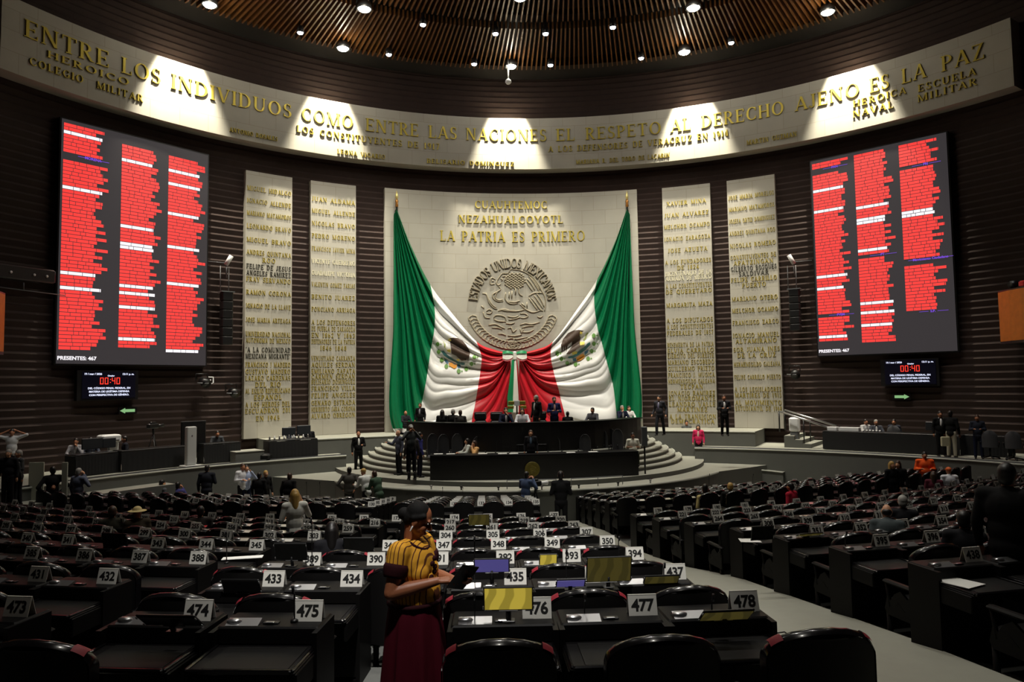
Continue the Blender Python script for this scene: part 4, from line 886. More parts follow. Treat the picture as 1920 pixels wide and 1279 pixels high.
q = at_r(207, 840, 20.9); q.z = ZDAIS; r = thing('printer', 'white printer on a white stand behind the far left media table', 'printer', q, HD(q)); B(WHITEPL).bbox(-.1, .3, -.05, .05, 0, 1.05, .03).build('stand', r); B(WHITEPL).bbox(-.42, .3, -.25, .25, 1.05, 1.35, .05).build('body', r); B(GREYPL).bbox(-.3, .2, -.3, -.2, 1.12, 1.18, .02).build('tray', r)
q = at_r(285, 868, 19.8); q.z = ZDAIS; table('long black covered table behind the television camera at left', q, HD(q), 2.6, .7, .8)
q = at_r(410, 860, 19.8); q.z = ZDAIS; table('black covered table right of the white pillar at left', q, HD(q), 1.5, .7, .82)
q = at_r(545, 855, 19.2); q.z = ZDAIS; table('black control console table in front of the slim panels at left', q, HD(q), 2.1, .8, .82); e = Vector((cos(HD(q)), sin(HD(q)), 0))
monitor('dark monitor at the right of the left console table', q+e*.55+Vector((0, .1, .82)), HD(q), .62, .42); monitor('dark monitor in the middle of the left console table', q-e*.12+Vector((0, .1, .82)), HD(q), .6, .36)
for i in range(9):
    b = B(WHITEPL if i % 2 else CHROME).lathe([(.035, 0), (.04, .1), (.02, .14), (.02, .18)], n=8)
    small('bottle', f'small bottle on the left console table, {("first", "second", "third", "fourth", "fifth", "sixth", "seventh", "eighth", "ninth")[i]} from its left end', 'bottle', b, q+e*(-.85+.21*i)+Vector((0, -.2, .82)), grp='bottles on the left console table')
# lectern-like white pillar in front of a big dark screen
q = at_r(357, 866, 18.95); q.z = ZDAIS; h1 = at_r(357, 800, 18.95).z-ZDAIS
r = thing('podium_pillar', 'slim white pillar lectern in front of a big dark screen at left', 'lectern', q, HD(q)); B(mat('pillar_white', (186, 187, 184), .6)).bbox(-.19, .19, -.12, .12, .08, h1, .03).bbox(-.32, .32, -.28, .28, 0, .08, .02).build('column', r); B(GREYPL).ell((0, -.125, h1-.35), (.03, .01, .03), 8, 6).build('button', r)
q = at_r(362, 858, 20.1); q.z = ZDAIS; h1 = at_r(362, 791, 20.1).z-ZDAIS; r = thing('standing_screen', 'big dark screen on a stand behind the white pillar', 'display', q, HD(q)); B(BLKPL).bbox(-.5, .5, -.05, .05, h1-1.25, h1, .02).build('panel', r); B(CHROME).box(-.5, .5, -.06, .06, h1+.005, h1+.035).build('top_trim', r); B(BLKPL).tube([(0, .03, 0), (0, .03, h1-1)], .05, 8).lathe([(.35, 0), (.35, .03), (.06, .06)], n=14).build('stand', r)
def tv_camera(lab, p, rz, h=1.35, white=False, grp=None):
    r = thing('video_camera', lab, 'video camera', p, rz, grp)
    b = B(BLKPL).bbox(-.09, .09, -.3, .22, h, h+.2, .03).bbox(-.06, .06, -.18, .1, h+.2, h+.27, .02); b.build('body', r)
    B(WHITEPL if white else BLKPL).tube([(0, .2, h+.1), (0, .36, h+.1), (0, .5, h+.1)], [.06, .06, .085], 12).build('lens', r)
    B(BLKPL).tube([(0, 0, h), (0, 0, h-.2)], .05, 8).build('tripod_head', r)
    for a in (0, 2.1, 4.2): B(BLKPL).tube([(0, 0, h-.18), (.38*sin(a), .38*cos(a), 0)], [.022, .016], 6).build('tripod_leg', r)
    return r
q = at_r(287, 850, 20.6); q.z = ZDAIS; tv_camera('television camera on a tripod behind the long left table', q, HD(q)-1.2, 1.5)
q = at_r(1650, 835, 20.0); q.z = ZDAIS; rz = HD(q); table('long black covered media table at right below the screen', q, rz, 4.4, .8, .82); e = Vector((cos(rz), sin(rz), 0))
for i in range(6): small('cup', f'white cup on the right media table, {("first", "second", "third", "fourth", "fifth", "sixth")[i]} from the left of its row', 'cup', B(WHITEPL).lathe([(.03, 0), (.045, .09)], n=8), q+e*(-.75+.13*i)+Vector((0, -.25, .82)), grp='white cups on the right media table')
for x, lab in ((-1.9, 'white paper box at the left end of the right media table'), (-1.2, 'long white box on the right media table')): box_thing('paper_box', lab, 'box', q+e*x+Vector((0, 0, .82)), rz, [('box', WHITEPL, (-.2 if x < -1.5 else -.42, .2 if x < -1.5 else .42, -.15, .15, 0, .16, .01))])
q2 = at_r(1772, 838, 20.3); q2.z = ZDAIS; table('shorter black covered table right of the long right media table', q2, HD(q2), 1.3, .7, .8); monitor('wide grey monitor back on the shorter right table', q2+Vector((-.2, .15, .8)), HD(q2), .85, .35)
q3 = at_r(1852, 838, 20.9); q3.z = ZDAIS; table('black covered table behind the standing woman at far right', q3, HD(q3), 1.6, .7, .8)
for px, lab, R in ((1680, 'office chair with pale rim behind the right media table', 20.9), (1856, 'office chair at far right of the right stage, nearer the standing woman', 19.7), (1900, 'rightmost office chair on the right stage', 19.8)):
    q = at_r(px, 838, R); q.z = ZDAIS; office_chair(lab, q, HD(q)+(.0 if px < 1700 else .4), 'office chairs on the right stage', 1.0)
# stairs and handrails from the ledge down to the right stage
q0 = at_r(1478, 806, 21.0); q0.z = ZTOP; tS = th_of(q0); sm = MB()
for i in range(4):
    t0 = tS+.018*i; z1 = ZTOP-.17*(i+1); A_ = ringpts(20.0, t0, t0+.022, 2)+ringpts(RW-.15, t0+.022, t0, 2); lid_prism(sm, A_, ZDAIS, z1, GREYWALL, CONC)
struct('trim_side_stairs', sm)
for R, lab in ((20.1, 'steel handrail of the right side stairs, nearer to the seats'), (21.4, 'steel handrail of the right side stairs, nearer to the wall')):
    a = cyl(R, tS-.01, ZTOP+.95); b = cyl(R, tS+.095, ZDAIS+.95); r = thing('handrail', lab, 'handrail', (a.x, a.y, ZTOP), 0, 'handrails of the right side stairs'); o = r.location
    B(CHROME).tube([a-o, b-o], .045, 8).build('rail', r); B(BLKPL).tube([a-o, Vector((a.x, a.y, ZTOP))-o], .035, 8).build('post', r); B(BLKPL).tube([b-o, Vector((b.x, b.y, ZDAIS))-o], .035, 8).build('post', r)
    c = (a+b)/2; B(BLKPL).tube([c-o, Vector((c.x, c.y, ZDAIS+.2))-o], .03, 8).build('post', r)
# small blocks of steps in front of the left ledge
q = at_r(460, 845, 19.3); q.z = ZDAIS; r = thing('step_block', 'grey step block with pale edges beside the left stage tables', 'steps', q, HD(q)); B(GREYWALL).box(-.6, .6, -.5, .5, 0, .42).build('body', r); B(PALEEDGE).box(-.6, .6, -.52, .5, .42, .45).build('edge', r)
q = at_r(495, 860, 18.9); q.z = ZDAIS; tag(B(BLKPL).bbox(-.3, .3, -.2, .2, 0, .3, .08).build('equipment_bag', None, loc=q), 'dark bag lying on the left stage near its edge', 'bag')
for px, R, lab in ((1490, 20.5, 'white camera body on a stand beside the right handrails'),):
    q = at_r(px, 800, R); q.z = ZDAIS+.2; r = thing('equipment_stand', 'white lidded equipment stand beside the right side stairs', 'stand', q, HD(q)); B(WHITEPL).bbox(-.22, .22, -.2, .2, .5, 1.15, .06).build('body', r); B(GREYPL).bbox(-.18, .18, -.16, .16, 0, .5, .02).build('base', r)
# ================================================================== SEATS: desk, arched chair, numbered card
def chair_parts(red):
    P = []
    W, ZS, ZT, Y = .33, .40, 1.18, -.30                 # half width, foot and top of the back, rear plane
    def arch(w, ztop, n=22):
        zc = ztop-w*.52; pts = [(-w, ZS), (-w, zc)]
        pts += [(-w*cos(pi*i/n), zc+w*.52*sin(pi*i/n)) for i in range(1, n)]
        return pts+[(w, zc), (w, ZS)]
    A = arch(W, ZT)
    def bow(x): return -.10*(1-(x/W)**2)                # the back is gently curved
    sh = B(LEATHER); n = len(A)
    rows = []
    for k in range(9):
        g = k/8; rows.append([(A[i][0]*(1-2*g)+0*g if False else A[i][0]+(A[n-1-i][0]-A[i][0])*g, 0, A[i][1]) for i in range(n//2+1)])
    def sheet(y, flip, inset):
        R_ = []
        for i in range(n//2+1):
            x0, z = A[i]; x0 *= inset; row = []
            for k in range(11): x = x0+(-2*x0)*k/10; row.append((x, y+bow(x), min(z, ZT-.03) if inset < 1 else z))
            R_.append(row)
        return R_
    sh.grid(sheet(Y+.03, 0, .99)); P.append(('back_shell', sh.mesh('back_shell'), None))
    cu = B(LEATHER).grid(sheet(Y+.13, 0, .97), flip=True); P.append(('back_cushion', cu.mesh('back_cushion'), None))
    rm_ = B(RIMBLK); rr = []
    for i, (x, z) in enumerate(A):
        puff = 1+.10*sin(i*2.6)
        rr.append([(x*(1+.02*puff), Y+bow(x)+.03+.085*u, z+.022*sin(pi*u)*puff if 1 < i < n-2 else z) for u in (-.02, .25, .5, .75, 1.02)])
    rm_.grid(rr); P.append(('rim', rm_.mesh('rim'), 'glossy quilted black rim'))
    if red:
        rd = B(REDFAB)
        for s in (-1, 1):
            q = []
            for i in range(5):
                a = radians(26+i*4.5); w_ = W*1.03; x = s*w_*cos(a); z = ZT-W*.52+W*.52*1.03*sin(a); q.append([(x*1.015, Y+bow(x)+.03+.09*u-.003, z+.02*sin(pi*u)+.006) for u in (0, .35, .7, 1)])
            rd.grid(q)
        P.append(('rim_cover', rd.mesh('rim_cover'), 'red cover on the shoulders of the rim'))
    P.append(('seat', B(LEATHER).bbox(-.29, .29, -.27, .28, .36, .48, .05).mesh('seat'), None))
    for s in (-1, 1):
        a = B(DESKBLK); a.bbox(s*.335-.045, s*.335+.045, -.34, .22, .655, .70, .02)
        am = a.mesh('armrest')
        pn = B(DESKBLK); pr = [(-.32, .30), (.16, .30), (.20, .36), (.16, .5), (.10, .47), (.04, .56), (-.06, .62), (-.16, .55), (-.24, .60), (-.32, .56)]
        nn = len(pr); vs = [(s*.345-.015, y, z) for y, z in pr]+[(s*.345+.015, y, z) for y, z in pr]
        pn.add(vs, [list(range(nn-1, -1, -1)), list(range(nn, 2*nn))]+[(k, (k+1) % nn, nn+(k+1) % nn, nn+k) for k in range(nn)])
        pn.tube([(s*.345, .12, .4), (s*.345, .17, .66)], .022, 6).tube([(s*.345, -.28, .5), (s*.345, -.30, .67)], .022, 6)
        pn.tube([(s*.35, -.12, .40), (s*.35, -.02, .48), (s*.35, .06, .40)], .012, 6)
        P.append(('armrest', am, None, ('arm_panel', pn.mesh('arm_panel'))))
    for s in (-1, 1):
        for y in (-.24, .17): P.append(('leg', B(DESKBLK).lathe([(.034, 0), (.036, .04), (.03, .05), (.036, .34)], (s*.32, y, 0), 10).mesh('leg'), None))
    return P
def desk_parts():
    P = []; HW = .385
    b = B(DESKBLK)
    for s in (-1, 1): b.box(s*HW-.02, s*HW+.02, -.20, .22, 0, .86); b.bbox(s*(HW-.01)-.018, s*(HW-.01)+.018, -.58, -.2, .55, .72, .008)
    b.box(-HW, HW, .17, .21, .06, .86).box(-HW, HW, -.2, .2, .0, .06).box(-HW+.02, HW-.02, -.18, -.15, .08, .72)
    P.append(('body', b.mesh('body')))
    t = B(DESKTOP); t.bbox(-HW, HW, -.60, -.10, .715, .74, .01)
    fr = B(RIMBLK)
    P.append(('writing_surface', t.mesh('writing_surface'), ('edge_trim', fr.bbox(-HW+.02, HW-.02, -.615, -.585, .72, .757, .01).bbox(-HW+.005, -HW+.03, -.60, -.12, .735, .757, .008).bbox(HW-.03, HW-.005, -.60, -.12, .735, .757, .008).mesh('edge_trim'))))
    P.append(('blotter', B(LEATHER).bbox(-HW+.11, HW-.06, -.56, -.15, .74, .746, .003).mesh('blotter')))
    P.append(('riser', B(DESKBLK).bbox(-HW, HW, -.11, .24, .74, .872, .012).mesh('riser')))
    c = B(CHROME); c.add([(-.33, -.09, .874), (-.08, -.09, .874), (-.08, .0, .905), (-.33, .0, .905), (-.33, .03, .874), (-.08, .03, .874)], [(0, 1, 2, 3), (3, 2, 5, 4), (0, 3, 4), (1, 5, 2)])
    c.ell((-.28, -.04, .893), (.06, .035, .022), 10, 6)
    P.append(('control_panel', c.mesh('control_panel')))
    k = B(BLKPL).bbox(-.06, .06, -.05, .0, .872, .885, .004).mat(CHROME).bbox(-.035, .03, -.06, -.03, .885, .892, .003); P.append(('card_slot', k.mesh('card_slot')))
    return P
def merge(P):
    mb = MB()
    def put(me):
        mb_m = [m for m in me.materials]
        o = len(mb.v); mb.v += [tuple(v.co) for v in me.vertices]
        for p in me.polygons:
            mb.mat(mb_m[p.material_index]); mb.f.append([o+i for i in p.vertices]); mb.m.append(mb.cur); mb.sm.append(p.use_smooth); mb.uv.append([(0, 0)]*len(p.vertices))
    for e in P:
        put(e[1])
        for x in e[2:]:
            if isinstance(x, tuple): put(x[1])
    return mb
CH_B, CH_R, DK = chair_parts(False), chair_parts(True), desk_parts()
CHM_B, CHM_R, DKM = merge(CH_B).mesh('arched_chair'), merge(CH_R).mesh('arched_chair'), merge(DK).mesh('desk')
def make(name, P, lab, cat, loc, rz, grp):
    r = thing(name, lab, cat, loc, rz, grp)
    for e in P:
        o = add_obj(e[0], e[1], r)
        for x in e[2:]:
            if isinstance(x, tuple): add_obj(x[0], x[1], o)
            elif x: o['label'] = x
    return r
cb = B(WHITEP)
for s in (-1, 1): cb.add([(-.11, s*.045, 0), (.11, s*.045, 0), (.11, s*.004, .145), (-.11, s*.004, .145), (-.11, s*.041, 0), (.11, s*.041, 0), (.11, 0, .142), (-.11, 0, .142)], [(0, 1, 2, 3), (4, 7, 6, 5), (0, 4, 5, 1), (0, 3, 7, 4), (1, 5, 6, 2)])
cb.box(-.11, .11, -.006, .006, .140, .148); CARD = cb.mesh('number_card')
TILT = math.atan2(.041, .145)
def card(n, lab, loc, rz, near):
    r = add_obj('number_card', CARD, None, loc, (0, 0, rz)); tag(r, lab, 'number card', 'numbered desk cards')
    add_obj('number', text_mesh(str(n), .118, .0006, .0035 if near else .004, m=BLKINK, spacing=.95), r, (0, -.0275, .070), (pi/2-TILT, 0, 0))
ORD = ['first', 'second', 'third', 'fourth', 'fifth', 'sixth', 'seventh', 'eighth', 'ninth', 'tenth', 'eleventh', 'twelfth', 'thirteenth', 'fourteenth', 'fifteenth', 'sixteenth', 'seventeenth', 'eighteenth', 'nineteenth', 'twentieth', '21st', '22nd', '23rd', '24th']
PITCH_S = .80
CEN = {0: [-2.70, -1.84, -.10, .71, 1.51], 1: [-2.68, -1.89, -.26, .55, 1.35], 2: [-2.77, -1.97, -1.19, -.38, .44, 1.23], 3: [-2.09, -1.30, -.50, .29, 1.11], 4: [-1.43, -.63, .17, .97], 5: [-1.51, -.70, .10, .90], 6: [-1.65, -.85, -.05, .75], 7: [-1.7, -.9, -.1, .7]}
for k in range(8, 13): CEN[k] = [.30-.05*(k-8)-.77*j for j in range(5)][::-1]
LEFT0 = [-4.2, -4.45, -4.24, -4.10, -3.70, -3.5, -3.3, -3.1, -4.35, -4.4, -4.45, -4.5, -4.55]
RIGHT0 = [4.85, 4.70, 4.58, 4.44, 4.28, 3.85, 3.52, 3.3, 3.05, 2.92, 2.8, 2.7, 2.6]
FIRST = {0: 474, 1: 433, 2: 389, 3: 346, 4: 304, 5: 260, 6: 217, 7: 174, 8: 131, 9: 96, 10: 66, 11: 36, 12: 10}
SEATS = []
def in_view(p):
    f_ = p.y*cos(PITCH)+p.z*sin(PITCH)
    if f_ < 1: return False
    x = 960+FPX*p.x/f_; return -90 < x < 2010
def inside(p): return hypot(p.x-CX, p.y-CY) < 17.75
for k in range(NROW):
    v = DROW[k]; seats = [('centre', i, x) for i, x in enumerate(CEN[k])]
    for blk, x0, d in (('left', LEFT0[k], -1), ('right', RIGHT0[k], 1)):
        x = x0; i = 0
        while True:
            p, rz = rowpt(v, x)
            if abs(x) > 20 or i > 23: break
            seats.append((blk, i, x)); x += d*PITCH_S*cos(rz); i += 1
    for blk, i, x in seats:
        p, rz = rowpt(v, x); p.z = zrow(k)
        if blk == 'right' and rz < .17: rz = rz*.5+.10
        if in_view(p) and inside(p) and (k < 8 or p.y < 25.4+abs(x)*.22): SEATS.append((k, blk, i, p, rz))
SEATS.sort(key=lambda s: s[3].length)
NSEAT = len(SEATS); 
REST = SEATS[300:]; SEATS = SEATS[:300]
ROWN = ['front row' if 0 else 'nearest row', 'second row from the camera', 'third row from the camera', 'fourth row from the camera', 'fifth row from the camera', 'sixth row from the camera', 'seventh row from the camera', 'eighth row from the camera', 'ninth row from the camera', 'tenth row from the camera', 'eleventh row from the camera', 'twelfth row from the camera', 'row nearest the podium']
CHAIRS = []
NOCHAIR = {(0, 'centre', 1)}
for k, blk, i, p, rz in SEATS:
    num = FIRST[k]+i if blk == 'centre' else (FIRST[k]-1-i if blk == 'left' else FIRST[k]+len(CEN[k])+i)
    if num < 1: num += 500 if False else 40
    pos = (f'{ORD[i]} seat from the left' if blk == 'centre' else f'{ORD[i]} seat from its inner end')
    where = f'{ROWN[k]}, {blk} block, {pos}'
    R = Matrix.Rotation(rz, 3, 'Z'); near = k <= 3
    big = near or (k <= 5 and abs(p.x) < 6)
    red = blk == 'centre' and k < 8 and (k*5+i*3) % 4 != 1
    if (k, blk, i) not in NOCHAIR:
        back = -1.0 if blk == 'centre' else -.95
        dx = {(0, 'centre', 3): .10, (0, 'centre', 4): .20}.get((k, blk, i), 0)
        cl = p+R @ Vector((-.02+dx if k < 8 else -.14, back if k < 8 else -.72, 0))
        CHAIRS.append((cl, rz)); lab = f'black arched chair, {where}'
        if big: make('arched_chair', CH_R if red else CH_B, lab, 'chair', cl, rz, 'arched chairs of the hall')
        else:
            o = tag(add_obj('arched_chair', CHM_R if red else CHM_B, None, cl, (0, 0, rz)), lab, 'chair', 'arched chairs of the hall')
            if k >= 8: o.scale = (.86, .86, .98)
    lab = f'black desk, {where}'
    if big: make('desk', DK, lab, 'desk', p, rz, 'desks of the hall')
    else: tag(add_obj('desk', DKM, None, p, (0, 0, rz)), lab, 'desk', 'desks of the hall')
    card(num, f'white tent card numbered {num} on a desk, {blk} block', p+R @ Vector((.26 if k < 8 else .31, .06, .873)), rz, near)
if REST:                                              # the seats past three hundred, furthest away
    for nm, src, off, lab, cat in (('arched_chairs', CHM_B, Vector((-.1, -.72, 0)), 'farthest black arched chairs massed at the ends of the front rows', 'chair'), ('desks', DKM, Vector((0, 0, 0)), 'farthest black desks massed at the ends of the front rows', 'desk'), ('number_cards', CARD, Vector((.31, .06, .873)), 'farthest white cards massed at the ends of the front rows', 'number card')):
        mb = MB()
        for k, blk, i, p, rz in REST:
            M_ = Matrix.Translation(p) @ Matrix.Rotation(rz, 4, 'Z') @ Matrix.Translation(off); o_ = len(mb.v)
            mb.v += [tuple(M_ @ v.co) for v in src.vertices]
            for q in src.polygons: mb.mat(src.materials[q.material_index]); mb.f.append([o_+j for j in q.vertices]); mb.m.append(mb.cur); mb.sm.append(q.use_smooth); mb.uv.append([(0, 0)]*len(q.vertices))
        o = mb.build(nm); tag(o, lab, cat); o['kind'] = 'stuff'
def seat_at(k, blk, i):
    for s in SEATS:
        if s[:3] == (k, blk, i): return s[3], s[4]
    v = DROW[k]; x = CEN[k][i] if blk == 'centre' else (LEFT0[k]-PITCH_S*i if blk == 'left' else RIGHT0[k]+PITCH_S*i)
    p, rz = rowpt(v, x); p.z = zrow(k); return p, rz
def desk_px(px, k):                                    # the desk of row k that stands nearest to a seen column
    best = min((s for s in SEATS if s[0] == k), key=lambda s: abs(960+FPX*s[3].x/s[3].y-px)); return best
# fold-up desk screens
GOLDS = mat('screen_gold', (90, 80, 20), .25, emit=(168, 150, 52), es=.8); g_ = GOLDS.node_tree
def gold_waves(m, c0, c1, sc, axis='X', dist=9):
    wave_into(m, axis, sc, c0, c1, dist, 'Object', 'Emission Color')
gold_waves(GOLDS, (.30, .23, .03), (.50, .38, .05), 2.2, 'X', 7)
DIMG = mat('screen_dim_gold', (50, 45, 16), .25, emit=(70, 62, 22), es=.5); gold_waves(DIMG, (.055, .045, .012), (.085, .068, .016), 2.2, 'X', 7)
PURS = mat('screen_violet', (50, 46, 90), .25, emit=(78, 72, 132), es=.75)
DARKS = mat('screen_off', (22, 22, 20), .18)
TL = []
def desk_screen(px, py, w, h, depth_off, k, m, lab, tilt=.25):
    s = desk_px(px, k); Y = s[3].y+depth_off; c = at_y(px, py, Y); zb = s[3].z+.872
    r = thing('desk_screen', lab, 'screen', c, s[4], 'fold-up desk screens')
    rot = Matrix.Rotation(tilt, 4, 'X'); f = B(BLKPL); f.M = rot; f.bbox(-w/2-.012, w/2+.012, .0, .018, -h/2-.012, h/2+.012, .006).build('frame', r)
    q = B(m); q.M = rot; q.box(-w/2, w/2, -.004, .002, -h/2, h/2).build('panel', r)
    e = B(CHROME); e.M = rot
    for sx in (-1, 1):
        for z in (-.25, .25): e.bbox(sx*(w/2+.012)-.005, sx*(w/2+.012)+.005, -.008, .0, z*h*2*.8-.014, z*h*2*.8+.014, .002)
    e.bbox(-w*.2, w*.2, -.008, .004, -h/2-.014, -h/2-.006, .002).build('clip', r)
    st = B(BLKPL).tube([(0, .03, -h*.3), (0, .06, min(-h*.5, zb-c.z+.004))], .02, 6); st.bbox(-.05, .05, .02, .1, min(-h*.5, zb-c.z+.001), min(-h*.5, zb-c.z+.012), .004); st.build('support', r)
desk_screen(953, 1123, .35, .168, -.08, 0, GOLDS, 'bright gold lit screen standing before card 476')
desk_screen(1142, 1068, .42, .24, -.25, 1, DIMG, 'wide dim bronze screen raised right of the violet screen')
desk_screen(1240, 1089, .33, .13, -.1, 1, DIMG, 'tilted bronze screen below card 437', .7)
desk_screen(1070, 1094, .26, .11, -.28, 1, PURS, 'violet screen with glints, left of the wide bronze screen', .8)
desk_screen(922, 1061, .33, .135, -.02, 1, PURS, 'violet screen standing left of card 435', .35)
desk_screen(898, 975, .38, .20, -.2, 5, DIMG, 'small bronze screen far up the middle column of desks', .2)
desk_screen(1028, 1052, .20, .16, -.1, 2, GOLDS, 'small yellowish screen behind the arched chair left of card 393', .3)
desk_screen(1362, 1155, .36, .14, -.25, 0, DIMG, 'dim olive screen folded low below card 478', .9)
desk_screen(545, 1035, .38, .21, -.1, 2, DARKS, 'switched-off screen in front of the blonde woman in white', .3)
desk_screen(318, 1165, .42, .15, -.3, 0, DARKS, 'switched-off dark screen folded low below card 474', .9)
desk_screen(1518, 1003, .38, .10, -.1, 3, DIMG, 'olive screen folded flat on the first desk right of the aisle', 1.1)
desk_screen(452, 1100, .36, .15, -.15, 1, DARKS, 'dark screen below card 433', .5)
desk_screen(215, 1018, .42, .28, -.1, 3, DARKS, 'dark raised screen in the left block, near the edge of frame', .2)
desk_screen(1430, 1000, .36, .2, .0, 3, DARKS, 'dark raised screen beside the sheet of paper right of the aisle', .2)
desk_screen(1380, 982, .36, .15, .0, 5, DARKS, 'dark raised screen right of the aisle, behind the sheet of paper', .2)
desk_screen(672, 1022, .42, .2, -.1, 3, DARKS, 'dark raised screen just left of the woman in yellow', .2)
desk_screen(1835, 1005, .42, .22, -.1, 3, mat('screen_bluish', (34, 38, 54), .2), 'bluish dark screen at the right edge of the right block', .6)
# gooseneck microphones
def mic(px, py0, py1, k, lab, off=.0):
    s = desk_px(px, k); Y = s[3].y+off; a = at_y(px, py1, Y); b = at_y(px, py0, Y); zb = s[3].z+.872
    r = thing('gooseneck_microphone', lab, 'microphone', (a.x, Y, zb), 0, 'gooseneck microphones'); d = b.x-a.x; h = max(.12, b.z-zb)
    B(BLKPL).lathe([(.03, 0), (.03, .015), (.01, .025)], n=10).build('base', r); B(BLKPL).tube([(0, 0, .01), (0, 0, h*.5), (d*.4, .0, h*.85), (d, -.03, h)], .006, 6).build('neck', r)
    B(BLKPL).tube([(d, -.03, h-.02), (d, -.04, h+.035)], .011, 8).build('head', r)
for a in ((750, 1000, 1096, 1, 'tall microphone rising just right of the woman in yellow'), (890, 1010, 1087, 1, 'tall thin microphone left of the bright gold screen'), (1062, 1035, 1085, 1, 'curved microphone by the violet screen'), (1160, 1010, 1040, 2, 'microphone beside card 394'), (1245, 1060, 1085, 1, 'microphone before card 437'),
          (585, 975, 1035, 2, 'thin microphone in front of the blonde woman in white'), (552, 1105, 1142, 0, 'microphone left of card 475'), (230, 975, 1000, 3, 'slanted microphone in the left block'), (1018, 985, 1020, 3, 'microphone near card 349'), (1335, 1120, 1150, 0, 'microphone left of card 478'), (890, 1118, 1155, 0, 'short microphone left of the bright gold screen'),
          (1096, 1120, 1150, 0, 'short microphone left of card 477'), (425, 1000, 1030, 2, 'microphone right of card 388'), (1585, 1000, 1020, 2, 'microphone in the right block beside a chrome panel'), (1330, 890, 925, 9, 'thin microphone before the right ramp wall'), (1412, 890, 925, 9, 'second thin microphone before the right ramp wall'), (830, 915, 940, 10, 'thin microphone before the podium wall'), (868, 915, 940, 10, 'second thin microphone before the podium wall'), (600, 905, 930, 9, 'thin microphone before the left ramp wall'), (575, 905, 930, 9, 'second thin microphone before the left ramp wall')): mic(*a)
# papers and folders lying on the desks
def flat(name, lab, cat, m, px, py, k, w, d, rz=0, grp=None, h=.757, th=.006):
    s = desk_px(px, k); c = at_z(px, py, s[3].z+h)
    if abs(c.y-s[3].y) > .8: c = Vector((s[3].x, s[3].y-.32, s[3].z+h))
    b = B(m); b.box(-w/2, w/2, -d/2, d/2, 0, th); return small(name, lab, cat, b, c, rz or .001, grp)
flat('paper_sheet', 'large white document on the nearest desk of the right block', 'paper', PAPER, 1800, 1093, 1, .30, .34, .5)
flat('paper_sheet', 'white sheet on an aisle desk of the right block, further away', 'paper', PAPER, 1406, 1014, 4, .34, .28, -.15)
flat('paper_sheet', 'white sheet on the desk at the left edge of the picture', 'paper', PAPER, 22, 1120, 0, .34, .3, .5)
flat('paper_sheet', 'white booklet on the desk behind the right red-rimmed chair, left of card 433', 'paper', PAPER, 455, 1046, 2, .5, .14, .2, h=.875)['label'] = 'long white booklet on a desk between cards 388 and 389'
flat('paper_sheet', 'cream pad on a desk left of the woman in yellow', 'paper', mat('cream_paper', (214, 206, 150), .7), 700, 977, 5, .32, .14, .0, h=.875, th=.05)
flat('paper_sheet', 'white sheet on a desk before the man with the phone at left', 'paper', PAPER, 308, 942, 7, .45, .3, .3)
reds = [(1553, 900, 10, 'red folder in the right block, furthest back'), (1588, 917, 7, 'red folder in the right block, second from the back'), (1586, 942, 6, 'red folder in the right block, nearest at left'), (1634, 937, 6, 'red folder in the right block, nearest at right'), (1659, 911, 7, 'red folder in the right block, left of the orange sweatshirt'), (322, 968, 5, 'red folder with white sheet in the left block'), (250, 1000, 4, 'big red folder in the left block, furthest left'), (366, 990, 5, 'small red folder in the left block beside a chair'), (325, 1004, 4, 'red folder in the left block, right of the biggest red folder')]
for px, py, k, lab in reds: flat('red_folder', lab, 'folder', REDPAPER, px, py, k, .42, .30, .2, 'red folders on the desks', h=.76, th=.015)
# loose cable at the aisle end of desk 478
s = seat_at(0, 'centre', 4); c = s[0]+Vector((.39, -.1, .75)); o = B(BLKPL).tube([(0, 0, 0), (.1, -.02, .02), (.2, -.05, -.04), (.22, -.08, -.14), (.14, -.1, -.2), (.03, -.1, -.22)], .005, 6).build('cable', None, loc=c); tag(o, 'thin black cable looping off the desk with card 478', 'cable')
# ================================================================== PEOPLE
def remesh(mb, voxel, name, smooth=6, m=None, dec=None):
    me = mb.mesh('tmp'); o = bpy.data.objects.new('tmp', me)
    md = o.modifiers.new('r', 'REMESH'); md.mode = 'VOXEL'; md.voxel_size = voxel; md.use_smooth_shade = True
    sm = o.modifiers.new('s', 'SMOOTH'); sm.factor = .5; sm.iterations = smooth
    if dec: d = o.modifiers.new('d', 'DECIMATE'); d.ratio = dec
    out = bake(o); bpy.data.meshes.remove(me); out.name = name
    out.materials.clear(); out.materials.append(m)
    out.polygons.foreach_set('material_index', [0]*len(out.polygons)); out.polygons.foreach_set('use_smooth', [True]*len(out.polygons))
    return out
SK = {'a': mat('skin_light', (205, 152, 118), .55), 'b': mat('skin_tan', (172, 116, 84), .55), 'c': mat('skin_brown', (120, 74, 48), .5)}
HAIR = {'k': mat('hair_black', (18, 15, 14), .45), 'b': mat('hair_brown', (58, 38, 26), .5), 'g': mat('hair_grey', (150, 148, 142), .55), 'y': mat('hair_blonde', (186, 150, 82), .45, var=.3, scale=30), 'o': mat('cap_orange', (220, 100, 36), .6), 's': mat('straw', (206, 186, 128), .7)}
CLO = {}
def clo(rgb): return CLO.setdefault(rgb, mat('cloth_%d_%d_%d' % rgb, rgb, .85, var=.12, scale=18, spec=.2))
